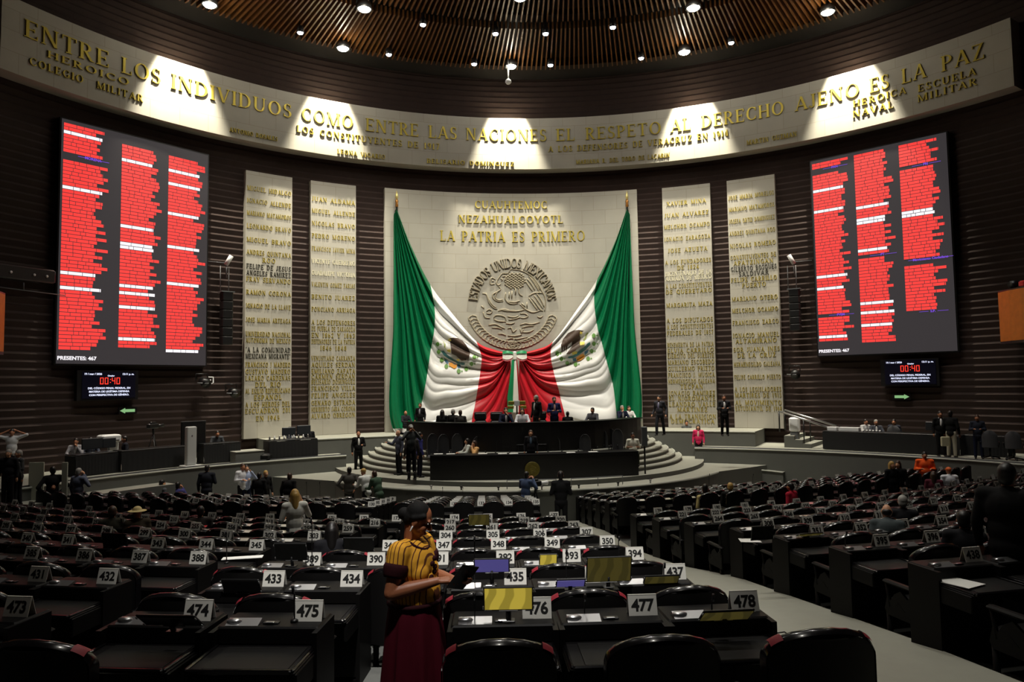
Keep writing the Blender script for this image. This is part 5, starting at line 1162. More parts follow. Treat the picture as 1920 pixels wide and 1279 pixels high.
ARMS = {'down': ((.07, -.02, -.29), (.075, .06, -.54)), 'hold': ((.08, .0, -.28), (-.06, .26, -.24)), 'fold': ((.08, .02, -.28), (-.24, .20, -.20)), 'ear': ((.12, .12, -.24), (-.06, .10, .12)), 'up': ((.27, .06, .10), (-.08, .0, .27)), 'cam': ((.14, .16, -.20), (-.10, .28, .10)),
        'desk': ((.09, .14, -.24), (-.02, .38, -.26)), 'chin': ((.05, .22, -.25), (-.12, .18, .02)), 'back': ((.12, -.12, -.26), (-.02, -.2, -.45)), 'walk': ((.10, -.1, -.28), (.14, .06, -.52)), 'fwd': ((.06, .16, -.24), (.0, .42, -.16)), 'hip': ((.2, -.08, -.26), (.02, .06, -.46))}
def person(lab, loc, rz, H=1.72, seat=False, arms=('down', 'down'), top=(30, 30, 34), bottom=(26, 26, 30), skin='b', hair='k', hairlen='short', lean=0.0, shirt=None, tie=None, fat=1.0, turn=0.0, skirt=False, nod=0.0, legs='stand', short_sleeve=False, vox=.022, grp=None, bald=False):
    r = thing('person', lab, 'person', loc, rz, grp); k = H/1.72
    hipz = .50 if seat else .93
    hip = Vector((0, 0, hipz)); T = Matrix.Rotation(-lean, 3, 'X')
    def up(x, y, z): return hip+T @ Vector((x, y, z))
    shz = .50; neck = up(0, 0, shz+.07); head = up(0, .03+.02*nod, shz+.205); sh = {s: up(s*.185*fat, 0, shz) for s in (-1, 1)}
    J = {}
    for s in (-1, 1):
        if seat: J[s] = (up(s*.09, 0, -.02), Vector((s*.12, .44, .50)), Vector((s*.12, .42, .08)))
        elif legs == 'walk': J[s] = (up(s*.09, 0, 0), Vector((s*.10, .12*s, .49)), Vector((s*.10, .16*s-.03, .08)))
        else: J[s] = (up(s*.09, 0, 0), Vector((s*.105, .02, .49)), Vector((s*.115, -.01, .08)))
    AR = {}
    for s, nm in zip((-1, 1), arms):
        e, h = ARMS[nm]; AR[s] = (sh[s], sh[s]+T @ Vector((s*e[0], e[1], e[2])), sh[s]+T @ Vector((s*h[0], h[1], h[2])))
    S = Matrix.Scale(k, 4); HR = Matrix.Rotation(turn, 3, 'Z') @ Matrix.Rotation(-lean*.4-nod, 3, 'X')
    hd = lambda x, y, z: head+HR @ Vector((x, y, z))
    def mbn(m): b = B(m); b.M = S; return b
    b = mbn(SK[skin])                                   # the body: one continuous skin
    b.ell(hd(0, 0, .0), (.075, .095, .115), 14, 10, HR).ell(hd(0, .035, -.06), (.055, .06, .06), 10, 8, HR).cap(hd(0, .085, .01), hd(0, .108, -.022), .011, .017, 8)
    for s in (-1, 1): b.ell(hd(s*.078, -.005, -.01), (.014, .025, .034), 8, 6, HR).ell(hd(s*.034, .082, -.035), (.03, .02, .03), 8, 6)
    b.ell(hd(0, .09, -.063), (.026, .012, .01), 8, 6).cap(neck-Vector((0, 0, .06)), hd(0, -.015, -.07), .062, .052)
    b.ell(up(0, 0, .36), (.165*fat, .10*fat, .20), 12, 8).ell(up(0, 0, .1), (.14*fat, .10*fat, .17), 12, 8).cap(sh[-1], sh[1], .065, .065)
    for s in (-1, 1):
        a, e, h = AR[s]; b.cap(a, e, .05, .04).cap(e, h, .04, .028); d = (h-e).normalized(); sd = d.cross(Vector((0, 0, 1)) if abs(d.z) < .9 else Vector((0, 1, 0))).normalized(); pm_ = h+d*.045
        b.cap(h, h+d*.07, .03, .034, 8)
        for i in range(4): o_ = sd*(.028-.0187*i); b.cap(pm_+o_+d*.03, pm_+o_*1.15+d*(.085+.012*(i in (1, 2)))+d.cross(sd)*.018, .0115, .009, 6)
        b.cap(h+sd*.028+d*.02, h+sd*.065+d*.062, .013, .010, 6)
        p_, q_, f_ = J[s]; b.cap(p_, q_, .075, .052).cap(q_, f_, .05, .036).cap(f_-Vector((0, .03, .03)), f_+Vector((0, .12, -.045)), .035, .028)
    add_obj('body', remesh(b, vox, 'body', 3, SK[skin]), r)
    c = mbn(clo(top))                                   # jacket or shirt
    c.ell(up(0, .0, .38), (.195*fat, .13*fat, .20), 14, 10).ell(up(0, .012*fat, .15), (.175*fat, .132*fat, .22), 14, 10).cap(sh[-1], sh[1], .082, .082).cap(neck-Vector((0, 0, .05)), neck-Vector((0, 0, .02)), .085, .075)
    if not skirt: c.ell(up(0, .0, -.02), (.175*fat, .132*fat, .13), 14, 8)
    for s in (-1, 1):
        a, e, h = AR[s]; c.cap(a, e, .070, .058)
        if not short_sleeve: c.cap(e, e+(h-e)*.93, .058, .045)
    add_obj('jacket' if shirt else 'shirt', remesh(c, vox, 'jacket', 3, clo(top)), r)
    t = mbn(clo(bottom))
    if skirt:
        t.cap(up(0, 0, .02), Vector((0, .0, .45 if not seat else .5)), .17*fat, .2*fat, 14).cap(Vector((0, 0, .5)), Vector((0, .35 if seat else 0, .42)), .2, .19, 14)
    else:
        t.ell(up(0, 0, -.01), (.165*fat, .125*fat, .12), 12, 8)
        for s in (-1, 1):
            p_, q_, f_ = J[s]; t.cap(p_, q_, .095, .072).cap(q_, f_+Vector((0, 0, .01)), .072, .06)
    add_obj('skirt' if skirt else 'trousers', remesh(t, vox, 'trousers', 3, clo(bottom)), r)
    f = mbn(BLKPL)
    for s in (-1, 1): f.cap(J[s][2]+Vector((0, -.03, -.035)), J[s][2]+Vector((0, .15, -.045)), .046, .036)
    f.build('shoes', r)
    h = mbn(HAIR[hair])
    if hairlen == 'cap': h.ell(hd(0, -.005, .045), (.09, .108, .085), 14, 8, HR).ell(hd(0, .12, .03), (.07, .07, .014), 10, 6, HR)
    elif hairlen == 'hat': h.ell(hd(0, -.005, .06), (.092, .11, .075), 14, 8, HR).ell(hd(0, .0, .035), (.19, .20, .018), 16, 6, HR)
    elif bald: h.ell(hd(0, -.045, -.01), (.08, .065, .06), 12, 8, HR)
    else:
        h.ell(hd(0, -.018, .032), (.086, .100, .102), 14, 10, HR).ell(hd(0, -.05, -.02), (.08, .065, .085), 12, 8, HR)
        if hairlen == 'long': h.cap(hd(0, -.065, .0), hd(0, -.095, -.24), .085, .065).cap(hd(-.06, -.02, .02), hd(-.08, -.02, -.18), .04, .035).cap(hd(.06, -.02, .02), hd(.08, -.02, -.18), .04, .035)
        if hairlen == 'bun': h.ell(hd(0, -.12, .03), (.05, .05, .05), 10, 8)
    add_obj({'cap': 'cap', 'hat': 'hat'}.get(hairlen, 'hair'), remesh(h, .014, 'hair', 2, HAIR[hair]), r)
    ey = mbn(BLKINK)
    for s in (-1, 1): ey.ell(hd(s*.031, .088, .012), (.011, .007, .007), 8, 6)
    ey.build('eyes', r)
    if shirt:
        q = mbn(clo(shirt)); q.ell(up(0, .085*fat, .37), (.055, .062, .17), 10, 8).cap(neck+Vector((-.05, .02, -.03)), neck+Vector((.05, .02, -.03)), .045, .045); q.build('shirt_front', r)
    if tie:
        q = mbn(clo(tie)); q.ell(up(0, .142*fat, .36), (.022, .012, .15), 8, 8); q.build('tie', r)
    return r
def blocked(x, y):                                     # inside the podium or under the side stages
    q = hall(0, QV, 0); return hypot(x-q.x, y-q.y) < 10.1 or hypot(x-CX, y-CY) > 17.9
def find_floor(px, py, h):                             # walk down the sight line of the head top until a figure of height h stands on the floor
    y = 4.0
    while y < 33:
        p = at_y(px, py, y); zf = zfloor(p.x, p.y)
        if p.z-h <= zf or blocked(*at_y(px, py, y+.05)[:2]): return Vector((p.x, p.y, zf))
        y += .05
    return Vector((p.x, p.y, p.z-h))
def fit(p, px, py, h):                                 # stature that brings the head top to the seen height
    t = at_y(px, py, p.y).z-p.z; return max(.9, min(1.09, t/h))
def on_z(px, py, z, h): p = at_z(px, py, z+h); return Vector((p.x, p.y, z))
def on_r(px, py, R, z): p = at_r(px, py, R); return Vector((p.x, p.y, z))
def tocam(p, d=0): return pi-atan2(-p[0], p[1])*-1*-1+d if False else face_to(p, (0, 0))+radians(d)
def away(p, d=0): return face_to((0, 0), p)+radians(d)
DS, NAVY, WHT, GREYS, BLK = (24, 24, 28), (24, 30, 52), (222, 222, 220), (86, 88, 92), (16, 16, 17)
# --- on the ledge and the platforms
def ledge(px, py, H, lab, d=0, **k): p = on_z(px, py, ZTOP, H); return person(lab, p, tocam(p, d), H, **k)
ledge(1236, 743, 1.74, 'man in a dark suit and pale tie walking right of the flag wall', -25, shirt=(190, 190, 210), tie=(120, 110, 150), top=(58, 58, 64), bottom=(40, 40, 46), arms=('walk', 'walk'), legs='walk', skin='a')
ledge(1357, 742, 1.74, 'man in a dark suit standing between the two right slim panels', 10, shirt=WHT, top=(44, 44, 46), bottom=(18, 18, 18), arms=('hold', 'hold'), hair='b')
def low(px, py, H, lab, d=0, z=ZLOW, back=False, **k): p = on_z(px, py, z, H); return person(lab, p, (away if back else tocam)(p, d), H, **k)
low(672, 810, 1.78, 'bald guard in a black suit below the left ledge', 10, shirt=WHT, top=BLK, bottom=BLK, bald=True, arms=('hold', 'down'))
low(1287, 790, 1.72, 'man in a grey jacket with folded arms beside the woman in pink', 5, top=(84, 86, 84), bottom=BLK, arms=('fold', 'fold'), shirt=GREYS)
low(1309, 798, 1.66, 'woman in a bright pink jacket below the right slim panels', -5, top=(206, 44, 92), bottom=BLK, hairlen='long', shirt=(230, 190, 180), skin='a')
ZS1 = ZLOW+.1725
low(748, 808, 1.76, 'bald man in grey-blue pointing at the steps left of the desks', -60, ZS1, top=(78, 82, 96), bottom=(22, 22, 26), bald=True, arms=('down', 'fwd'), skin='a')
low(772, 812, 1.78, 'dark man seen from behind beside the man pointing at the steps', 20, ZS1, True, top=(52, 50, 50), bottom=(26, 26, 28), vox=.022)
low(786, 812, 1.72, 'person in a royal blue jacket half hidden at the steps', -70, ZS1, True, top=(58, 60, 128), bottom=(20, 20, 34))
low(770, 798, 1.66, 'photographer in a white cap behind the group on the steps', 10, ZLOW+.69, top=(70, 74, 74), bottom=DS, arms=('cam', 'cam'), hairlen='cap', hair='g')
# --- upper desk
def upper(px, py, lab, d=0, seat=True, H=1.70, **k):
    h = ((.50+.50+.33)*H/1.72) if seat else H; R = 5.25 if seat else 5.0
    p = near_arc(px, R, ZTOP); H *= fit(p, px, py, h); return person(lab, p, tocam(p, d), H, seat=seat, **k)
upper(760, 771, 'man in dark clothes seated at the left end of the upper desk', 30, top=(36, 38, 44), arms=('desk', 'desk'), bald=True)
upper(788, 757, 'man in a dark suit standing at the left of the upper desk', -20, False, 1.7, top=BLK, bottom=BLK, shirt=(150, 150, 160), hair='b')
upper(829, 768, 'dark-haired person seated with back turned at the upper desk', 170, top=BLK, hairlen='long')
upper(849, 767, 'grey-haired man in black at the upper desk, left of the middle', 150, top=BLK, hair='g', shirt=None)
upper(863, 769, 'man in dark grey beside the grey-haired man at the upper desk', 190, top=(50, 48, 46), hair='b')
upper(948, 764, 'man in a dark suit seated in the middle of the upper desk', 10, top=NAVY, shirt=WHT, arms=('chin', 'desk'), skin='a')
upper(979, 765, 'woman in white with long dark hair seated in the middle', 0, top=(226, 226, 230), hairlen='long', arms=('desk', 'desk'), skin='a')
upper(1006, 743, 'grey-haired man in a black suit standing behind the middle chair', -50, False, 1.74, top=BLK, bottom=BLK, shirt=WHT, hair='g')
upper(1039, 746, 'man in a blue jacket standing right of the grey-haired man', 10, False, 1.72, top=(44, 48, 92), bottom=NAVY, shirt=(210, 160, 150), arms=('hold', 'hold'))
upper(1064, 772, 'person in black turned away, right of the man in blue', 180, top=BLK)
upper(1111, 764, 'man in a grey suit seated alone on the right of the upper desk', -20, top=(92, 92, 98), arms=('desk', 'desk'))
upper(1166, 760, 'older man in a dark suit at the right end of the upper desk', 20, top=NAVY, hair='g', shirt=WHT, arms=('desk', 'chin'), skin='a')
upper(1179, 761, 'woman in white seated at the far right end of the upper desk', 20, top=(228, 226, 222), hairlen='long', skin='a', arms=('desk', 'desk'), hair='b')
# --- lower desk
def lowseat(px, py, v, lab, d=0, H=1.64, **k):
    q = at_y(px, py, hall(0, v, 0).y); h = (1.33)*H/1.72; p = Vector((q.x, q.y, q.z-h)); return person(lab, p, tocam(p, d), H, seat=True, **k)
lowseat(877, 822, 12.55, 'woman in pale blouse turning left at the lower desk', -75, top=(196, 200, 190), hairlen='long', hair='k', arms=('desk', 'desk'), skin='a')
lowseat(890, 826, 12.5, 'woman in tan with dark hair beside the woman in pale blouse', -55, top=(206, 160, 104), hairlen='long', hair='b', arms=('chin', 'desk'), skin='a')
low(995, 808, 1.60, 'dark-haired woman in black standing at the lectern', 0, ZLOW+.1725*2, top=(30, 30, 34), bottom=BLK, hairlen='long', shirt=(90, 110, 130), hair='b', skin='a')
lowseat(1186, 811, 13.2, 'man in a white shirt seated at the right end of the lower desk', 10, 1.7, top=(226, 224, 208), bottom=(52, 58, 40), arms=('hold', 'hold'), skin='c', short_sleeve=True)
# --- floor of the pit
def pit(px, py, H, lab, d=0, back=True, **k): p = find_floor(px, py, H); H *= fit(p, px, py, H); return person(lab, p, (away if back else tocam)(p, d), H, **k)
cp_ = pit(984, 886, 1.66, 'photographer in denim blue with a long white lens before the podium', -35, top=(62, 76, 104), bottom=NAVY, arms=('cam', 'cam'), lean=.12)
q = cp_.location; hq = at_y(1004, 896, q.y+.3); tv_camera('video camera with a white lens on a tripod before the podium', Vector((hq.x, q.y+.35, q.z)), -1.0, 1.28, True)
pit(1051, 886, 1.78, 'man in a black suit seen from behind in the middle aisle', 0, top=BLK, bottom=BLK, arms=('hold', 'hold'), shirt=None)
pit(688, 874, 1.70, 'man in a white shirt leaning by the left end of the podium', 35, top=(214, 216, 212), bottom=BLK, lean=.25, hair='y', hairlen='cap', arms=('fwd', 'fwd'))
pit(711, 880, 1.66, 'person in a green jacket bending beside the man in white', 40, top=(58, 78, 62), bottom=(66, 78, 66), lean=.35, arms=('fwd', 'fwd'), hair='b')
pit(655, 878, 1.80, 'broad man in a grey suit seen from behind, left of the middle', 0, top=(74, 72, 68), bottom=(46, 46, 46), fat=1.15, arms=('hip', 'back'))
pit(388, 874, 1.80, 'man in a dark suit reading a phone, seen from behind at left', -15, top=(26, 28, 36), bottom=DS, fat=1.08, arms=('down', 'hold'), skin='a')
pit(147, 880, 1.74, 'grey-haired man in a grey-blue jacket talking on the phone', -45, top=(92, 98, 116), bottom=(70, 70, 76), hair='g', arms=('down', 'ear'), skin='a')
pit(455, 851, 1.72, 'photographer in a white shirt behind the one in the vest', 25, False, top=(210, 210, 214), bottom=DS, hair='b', arms=('hold', 'hold'))
pit(462, 866, 1.66, 'photographer in a pale blue shirt and dark vest by the left ramp', 15, False, top=(160, 172, 200), bottom=NAVY, arms=('cam', 'hold'), skin='a')
pit(486, 888, 1.70, 'man in a black suit turned away, left of the blond-haired one', -25, top=BLK, bottom=BLK, fat=1.1)
pit(498, 884, 1.70, 'man with light brown hair facing the camera among the dark suits', 30, False, top=BLK, bottom=BLK, hair='y', skin='a')
pit(540, 889, 1.76, 'man in a black suit with a white strap leaning right', -30, top=BLK, bottom=BLK, hair='b', lean=.15, fat=1.1, shirt=None)
def walk(px, py, H, lab, d=0, back=False, **k):
    p = at_r(px, py, 18.1); p = Vector((p.x, p.y, -3.47)); H *= fit(p, px, py, H); return person(lab, p, tocam(p, d), H, **k)
walk(37, 846, 1.74, 'grey-haired man in a suit reading papers at the far left', -70, False, top=(66, 66, 66), bottom=DS, hair='g', arms=('hold', 'hold'), shirt=WHT, skin='a')
walk(17, 845, 1.72, 'man with grey hair and dark suit at the left edge of the picture', -20, False, top=DS, bottom=DS, hair='g', skin='a')
walk(24, 858, 1.7, 'dark-haired man in a grey jacket seen from behind at far left', 150, top=(72, 72, 72), bottom=DS)
bp = pit(100, 854, 1.68, 'person in black carrying two tall white boards at left', 10, top=BLK, bottom=BLK, arms=('hip', 'hip'))
for sx, px, lab in ((-1, 69, 'tall white board left of the person in black'), (1, 122, 'tall white board right of the person in black, seen edge-on')):
    a = at_y(px, 867, bp.location.y+.1); z0 = bp.location.z+.45; w_ = .24 if sx < 0 else .09
    tag(B(mat('foam_board', (196, 198, 180) if sx < 0 else (220, 220, 226), .7)).bbox(-w_, w_, -.02, .02, 0, a.z-z0, .004).build('display_board', None, loc=(a.x, a.y, z0)), lab, 'board', 'white boards carried at left')
lp = on_z(23, 806, ZDAIS, 1.70); person('man in a white shirt with hands on his head, far left', lp, tocam(lp, -10), 1.70, top=(206, 208, 210), bottom=DS, arms=('up', 'up'), short_sleeve=True)
# --- side stages
def dais(px, py, R, lab, d=0, seat=True, H=1.70, **k):
    h = 1.33*H/1.72 if seat else H
    q = at_r(px, py, R); p = Vector((q.x, q.y, ZDAIS)); return person(lab, p, tocam(p, d), H, seat=seat, **k)
dais(143, 817, 20.7, 'man in a pale grey jacket with hand at his chin behind the far left table', -10, top=(150, 148, 152), shirt=WHT, arms=('chin', 'desk'))
dais(170, 818, 20.7, 'man in a dark vest and checked shirt behind the far left table', 5, top=(70, 74, 86), skin='a', arms=('desk', 'desk'))
dais(235, 823, 20.0, 'man in dark clothes seated sideways before the television camera', -80, top=(38, 38, 46), arms=('hold', 'hold'))
dais(406, 811, 20.6, 'man in a grey jacket bent over the table right of the pillar', 10, top=(70, 72, 76), lean=.3, arms=('desk', 'desk'))
dais(543, 804, 19.9, 'man in a dark suit at the left of the console table', 60, top=(48, 54, 66), shirt=WHT, skin='a', arms=('desk', 'desk'))
dais(579, 797, 20.0, 'bald man behind the monitor of the left console table', 0, top=DS, bald=True, skin='a')
dais(1622, 786, 20.8, 'man in white and black at the left of the right media table', 40, top=(190, 190, 190), arms=('desk', 'desk'))
dais(1642, 786, 20.6, 'man in a grey suit in the middle of the right media table', 10, top=(66, 68, 76), shirt=WHT, hair='g', arms=('desk', 'desk'))
dais(1676, 786, 21.3, 'man in dark blue behind the chair at the right media table', -10, top=(44, 46, 56))
dais(1762, 773, 19.3, 'man in a black suit and white shirt standing on the right stage', 15, False, 1.74, top=BLK, bottom=BLK, shirt=WHT)
wp = dais(1781, 772, 19.2, 'person in a black top and pale trousers standing on the right stage', 160, False, 1.76, top=BLK, bottom=(176, 170, 150), skin='c')
tag(B(mat('tote', (200, 194, 160), .8)).bbox(-.16, .16, -.05, .05, 0, .36, .02).build('tote_bag', None, loc=wp.location+Vector((-.30, -.1, .45))), 'pale tote bag held by the person in pale trousers', 'bag')
dais(1832, 787, 19.5, 'woman in a dark top standing before the far right table', 0, False, 1.62, top=(40, 44, 56), bottom=NAVY, arms=('hold', 'hold'), hair='b')
# --- among the seats
def among(px, py, h, lab, d=0, back=True, seat=True, H=1.70, **k):
    h = (1.33*H/1.72) if seat else H; p = find_floor(px, py, h)
    if seat:                                            # settle into the nearest chair
        c, crz = min(CHAIRS, key=lambda q: (q[0]-p).length)
        if (c-p).length < .42: p = c.copy()
    H *= fit(p, px, py, h); return person(lab, p, (away if back else tocam)(p, d), H, seat=seat, **k)
among(1733, 849, 0, 'man in a bright orange hooded sweatshirt standing among the right seats', 10, False, False, 1.72, top=(255, 96, 36), bottom=DS, arms=('hold', 'hold'), fat=1.15)
among(1750, 884, 0, 'woman in maroon with dark curly hair, in front of the orange sweatshirt', 0, True, True, top=(96, 38, 52), hair='b', hairlen='long')
among(1779, 876, 0, 'man in a white shirt with an orange cap among the right seats', 25, True, True, top=(226, 226, 232), hair='o', hairlen='cap', fat=1.1)
among(1684, 866, 0, 'smiling woman with brown hair, right one of the two women', -20, False, False, 1.62, top=BLK, shirt=WHT, hair='b', hairlen='long', skin='a')
among(1671, 867, 0, 'woman with light brown hair, left one of the two women', 40, False, False, 1.62, top=DS, hair='y', hairlen='long', skin='a')
among(1886, 876, 0, 'large man in black seen from behind at the right edge', -15, True, False, 1.86, top=(10, 10, 11), bottom=(10, 10, 11), fat=1.18)
among(1483, 905, 0, 'person in a red shirt with white collar seated right of the aisle', 60, True, True, top=(180, 36, 58), shirt=None)
among(1662, 944, 0, 'bald man with peach-coloured head bowed among the right seats', 0, True, True, top=(72, 80, 82), bald=True, skin='a', lean=.3)
among(1692, 929, 0, 'man with grey cap-like hair seated in the right block', 0, True, True, top=DS, hair='g')
among(1806, 958, 0, 'dark-haired person seated low in the right block near the big man', 0, True, True, top=DS)
among(1376, 905, 0, 'blond-haired person seated near the right ramp wall', 0, True, True, top=BLK, hair='y')
among(1323, 911, 0, 'dark-haired person with a pale raised arm right of the aisle', 20, True, True, top=(196, 180, 120), arms=('down', 'ear'), hair='b')
among(1300, 908, 0, 'dark-haired person seated beside the one with the pale arm', 0, True, True, top=BLK)
among(211, 949, 0, 'person with olive-brown hair seated in the left block', 0, True, True, top=(46, 44, 34), hair='b')
among(258, 950, 0, 'person in a straw hat seated in the left block', 10, True, True, top=(60, 52, 40), hair='s', hairlen='hat')
among(376, 949, 0, 'dark-haired person seated in the left block beside a red folder', 0, True, True, top=(40, 36, 34))
among(303, 897, 0, 'man with dark hair turned right, far back in the left block', -60, True, True, top=GREYS, skin='a')
among(333, 903, 0, 'person in violet blue with a phone, far back in the left block', -30, True, True, top=(62, 60, 112), arms=('down', 'ear'))
among(100, 905, 0, 'person with reddish-brown hair seated at far left behind the boards', 180, True, True, top=DS, hair='b')
among(622, 978, 0, 'dark-haired person seated right of the blonde woman', 0, True, True, top=DS, hairlen='long', hair='k')
among(553, 921, 0, 'blonde woman in a white shirt standing in the left aisle', 8, True, False, 1.66, top=(224, 224, 216), bottom=(60, 62, 70), hair='y', hairlen='long', skin='a', arms=('hold', 'ear'), short_sleeve=True, vox=.014)

# ------------------------------------------------------------------ the woman in yellow, near the camera
def woman():
    H = 1.70; hp = at_y(773, 943, 5.62); z0 = hp.z-H+.02; rz = -radians(112)
    r = thing('person', 'woman in a yellow blouse and maroon skirt looking at a tablet', 'person', (hp.x, hp.y, z0), rz)
    SKN = mat('skin_warm_brown', (150, 92, 62), .48); BL = mat('yellow_blouse', (214, 152, 36), .8, spec=.2)
    wave_into(BL, 'Y', 10.5, (.10, .03, .012), (.68, .33, .03), 1.0); BL.node_tree.nodes['Color Ramp'].color_ramp.elements[0].position = .06; BL.node_tree.nodes['Color Ramp'].color_ramp.elements[1].position = .16
    DKM_ = mat('maroon_trim', (46, 14, 19), .85, var=.3, scale=40, spec=.15); SKT = mat('maroon_skirt', (76, 10, 26), .8, var=.15, scale=8, spec=.15); HK = mat('hair_matt_black', (12, 10, 9), .8, spec=.2, bump=.3, bscale=60)
    head = Vector((0, .06, 1.555)); HR = Matrix.Rotation(radians(18), 3, 'Z') @ Matrix.Rotation(radians(-30), 3, 'X'); hd = lambda x, y, z: head+HR @ Vector((x, y, z))
    neck = Vector((0, -.005, 1.40)); shR, shL = Vector((.185, -.01, 1.335)), Vector((-.185, -.01, 1.335))
    eR, hR = Vector((.265, -.03, 1.055)), Vector((.085, .265, 1.125)); eL, hL = Vector((-.255, .04, 1.07)), Vector((-.06, .36, 1.09))
    b = B(SKN)
    b.ell(hd(0, -.012, .025), (.078, .098, .10), 20, 14, HR).ell(hd(0, .02, -.045), (.066, .07, .078), 16, 12, HR).ell(hd(0, .055, -.098), (.034, .03, .026), 12, 8, HR)
    b.cap(hd(0, .082, .02), hd(0, .113, -.022), .010, .016, 10)
    for s in (-1, 1):
        b.ell(hd(s*.018, .1, -.026), (.011, .011, .009), 8, 6, HR).ell(hd(s*.04, .062, -.03), (.03, .026, .034), 10, 8, HR).ell(hd(s*.034, .083, .036), (.03, .012, .009), 10, 6, HR)
        b.ell(hd(s*.080, -.012, -.012), (.011, .026, .036), 10, 8, HR).ell(hd(s*.083, -.01, -.045), (.009, .012, .012), 8, 6, HR)
    b.ell(hd(0, .088, -.064), (.027, .014, .008), 10, 6, HR).ell(hd(0, .086, -.077), (.023, .013, .009), 10, 6, HR)
    b.cap(neck-Vector((0, 0, .07)), hd(0, -.03, -.06), .068, .058)
    b.ell((0, 0, 1.22), (.185, .135, .2), 16, 12).ell((0, .02, 1.0), (.18, .15, .18), 16, 12).cap(shL, shR, .07, .07)
    b.ell((0, 0, .86), (.2, .16, .16), 14, 10)
    for s in (-1, 1): b.cap((s*.1, 0, .85), (s*.1, .0, .46), .09, .065).cap((s*.1, 0, .46), (s*.1, -.02, .08), .06, .04).cap((s*.1, -.03, .045), (s*.11, .12, .035), .038, .03)
    for a, e, h in ((shR, eR, hR), (shL, eL, hL)): b.cap(a, e, .066, .054, 14).cap(e, e+(h-e)*.35, .055, .053, 14).cap(e+(h-e)*.35, h, .053, .031, 14)
    def hand(h, d, sd, nrm, curls, spread=1.0):         # palm, four unequal bent fingers and a side thumb
        d.normalize(); sd.normalize(); nrm.normalize(); w_ = h+d*.02
        b.cap(w_+sd*.018, w_+sd*.026+d*.062, .020, .017, 8).cap(w_, w_+d*.068, .021, .018, 8).cap(w_-sd*.018, w_-sd*.022+d*.058, .019, .016, 8)
        for i, (L, cu) in enumerate(zip((.066, .076, .070, .054), curls)):
            o = sd*(.029-.0192*i)*spread; k0 = w_+o+d*(.068-.004*(i in (0, 3))-.005*(i == 3)); p = k0; ang = cu*.3
            for sg, (fl, rr) in enumerate(((.46, .0088), (.31, .0080), (.23, .0074))):
                dirv = (d*cos(ang)+nrm*sin(ang)); q = p+dirv*L*fl; b.cap(p, q, rr, rr*.93, 8); p = q; ang += cu
        t0 = w_+sd*.024+d*.008; t1 = t0+(sd*.8+d*.7+nrm*.2).normalized()*.036; t2 = t1+(sd*.25+d*.9+nrm*.45).normalized()*.030; b.cap(t0, t1, .0125, .0105, 8).cap(t1, t2, .0100, .0085, 8)
    hand(hR, Vector((-.42, .85, .05)), Vector((-.8, -.45, .2)), Vector((-.1, .1, -1)), (.55, .42, .5, .6))       # right hand taps the screen
    hand(hL, Vector((.25, .9, .12)), Vector((.75, -.2, .35)), Vector((.35, -.1, .9)), (.45, .45, .45, .5))      # left hand holds the tablet from below
    body = add_obj('body', remesh(b, .0055, 'body', 3, SKN), r)
    c = B(BL)                                            # blouse
    c.ell((0, .005, 1.22), (.212, .160, .2), 18, 12).ell((0, .03, 1.0), (.212, .185, .2), 18, 12).cap(shL+Vector((-.0, 0, -.005)), shR+Vector((0, 0, -.005)), .088, .088, 14).ell((-.08, .1, 1.17), (.09, .075, .085), 12, 8).ell((.08, .1, 1.17), (.09, .075, .085), 12, 8)
    for a, e in ((shR, eR), (shL, eL)): c.cap(a, a+(e-a)*.30, .090, .086, 14)
    add_obj('blouse', remesh(c, .009, 'blouse', 4, BL), r)
    n_ = B(DKM_)                                         # dark woven cuffs, neckline and chest band
    for a, e in ((shR, eR), (shL, eL)):
        d = (e-a); P = [a+d*t for t in (.28, .36, .46, .56, .63)]; n_.tube(P, [.088, .097, .094, .088, .080], 18)
    nk = [Vector((.105*cos(t), .02+.085*sin(t)+.02, 1.415-.06*max(0, sin(t))-.02)) for t in [2*pi*i/20 for i in range(21)]]; n_.tube(nk, .012, 6, caps=False)
    n_.build('trim', r, 'dark maroon cuffs and neckline')
    fl = B(DKM_); 
    for i in range(7): fl.ell((.03*sin(i*1.9)-.0, .195-.004*i, 1.27-.035*i), (.03, .014, .022), 8, 6)
    fl.build('embroidery', r, 'dark embroidery on the chest')
    s_ = B(SKT); rows = []; N = 72
    for j in range(26):
        g = j/25; z = .93-.905*g; row = []
        for i in range(N+1):
            t = 2*pi*i/N; rx = .205+.10*g**.8; ry = .185+.09*g**.8; f = .022*g**.6*sin(t*9+.6*sin(3*g))+.012*g*sin(t*17+1); row.append(((rx+f)*cos(t), .012+(ry+f)*sin(t), z))
        rows.append(row)
    s_.grid(rows, flip=True); s_.build('skirt', r)
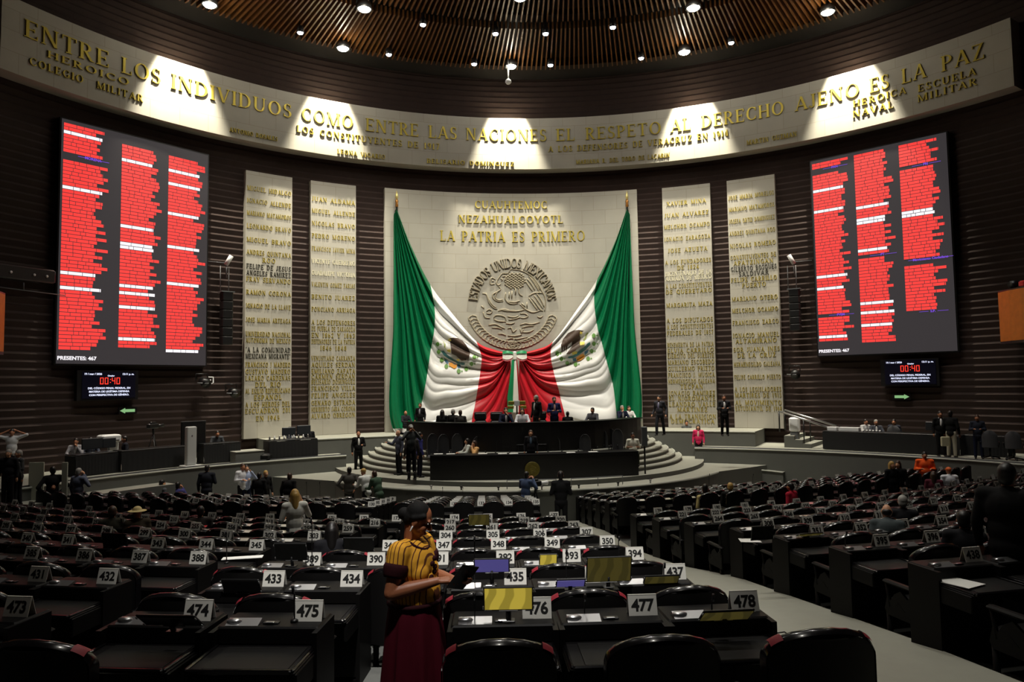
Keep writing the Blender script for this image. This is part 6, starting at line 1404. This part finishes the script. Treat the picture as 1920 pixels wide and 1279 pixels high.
    B(DKM_).tube([(.212*cos(2*pi*i/24), .015+.19*sin(2*pi*i/24), .935) for i in range(25)], .02, 8, caps=False).build('waistband', r)
    f = B(BLKPL)
    for s in (-1, 1): f.cap((s*.1, -.04, .035), (s*.11, .14, .03), .045, .035)
    f.build('shoes', r)
    h = B(HK); h.ell(hd(0, -.03, .042), (.087, .098, .092), 18, 12, HR).ell(hd(0, -.065, -.005), (.078, .06, .085), 14, 10, HR).ell(hd(0, -.13, -.02), (.052, .045, .05), 12, 10, HR)
    for s in (-1, 1): h.cap(hd(s*.070, .03, .055), hd(s*.078, -.035, .01), .022, .025, 8)
    add_obj('hair', remesh(h, .007, 'hair', 3, HK), r)
    e_ = B(WHITEP)
    for s in (-1, 1): e_.ell(hd(s*.033, .083, .014), (.013, .008, .007), 10, 6, HR)
    e_.mat(BLKINK)
    for s in (-1, 1): e_.ell(hd(s*.033, .089, .012), (.007, .004, .007), 8, 6, HR).cap(hd(s*.018, .094, .040), hd(s*.05, .082, .043), .004, .003, 6)
    e_.build('eyes', r)
    B(mat('lip', (112, 52, 44), .45)).ell(hd(0, .098, -.066), (.022, .006, .005), 8, 6, HR).ell(hd(0, .095, -.077), (.019, .006, .006), 8, 6, HR).build('lips', r)
    er = B(WHITEPL)
    for s in (-1, 1): er.cap(hd(s*.088, -.01, -.05), hd(s*.09, -.008, -.085), .007, .005, 8)
    er.build('earrings', r)
    M = Matrix.Translation(Vector((hp.x, hp.y, z0))) @ Matrix.Rotation(rz, 4, 'Z')
    tc = M @ Vector((.015, .44, 1.15)); t = thing('tablet', 'dark tablet held by the woman in yellow', 'tablet', tc, rz)
    R_ = Matrix.Rotation(radians(52), 4, 'X') @ Matrix.Rotation(radians(-28), 4, 'Y')
    k = B(BLKPL); k.M = R_; k.bbox(-.085, .085, -.115, .115, -.005, .004, .003).build('case', t); k = B(DARKS); k.M = R_; k.box(-.076, .076, -.104, .104, .004, .0055).build('glass', t)
woman()
bpy.data.scenes.remove(TMP)
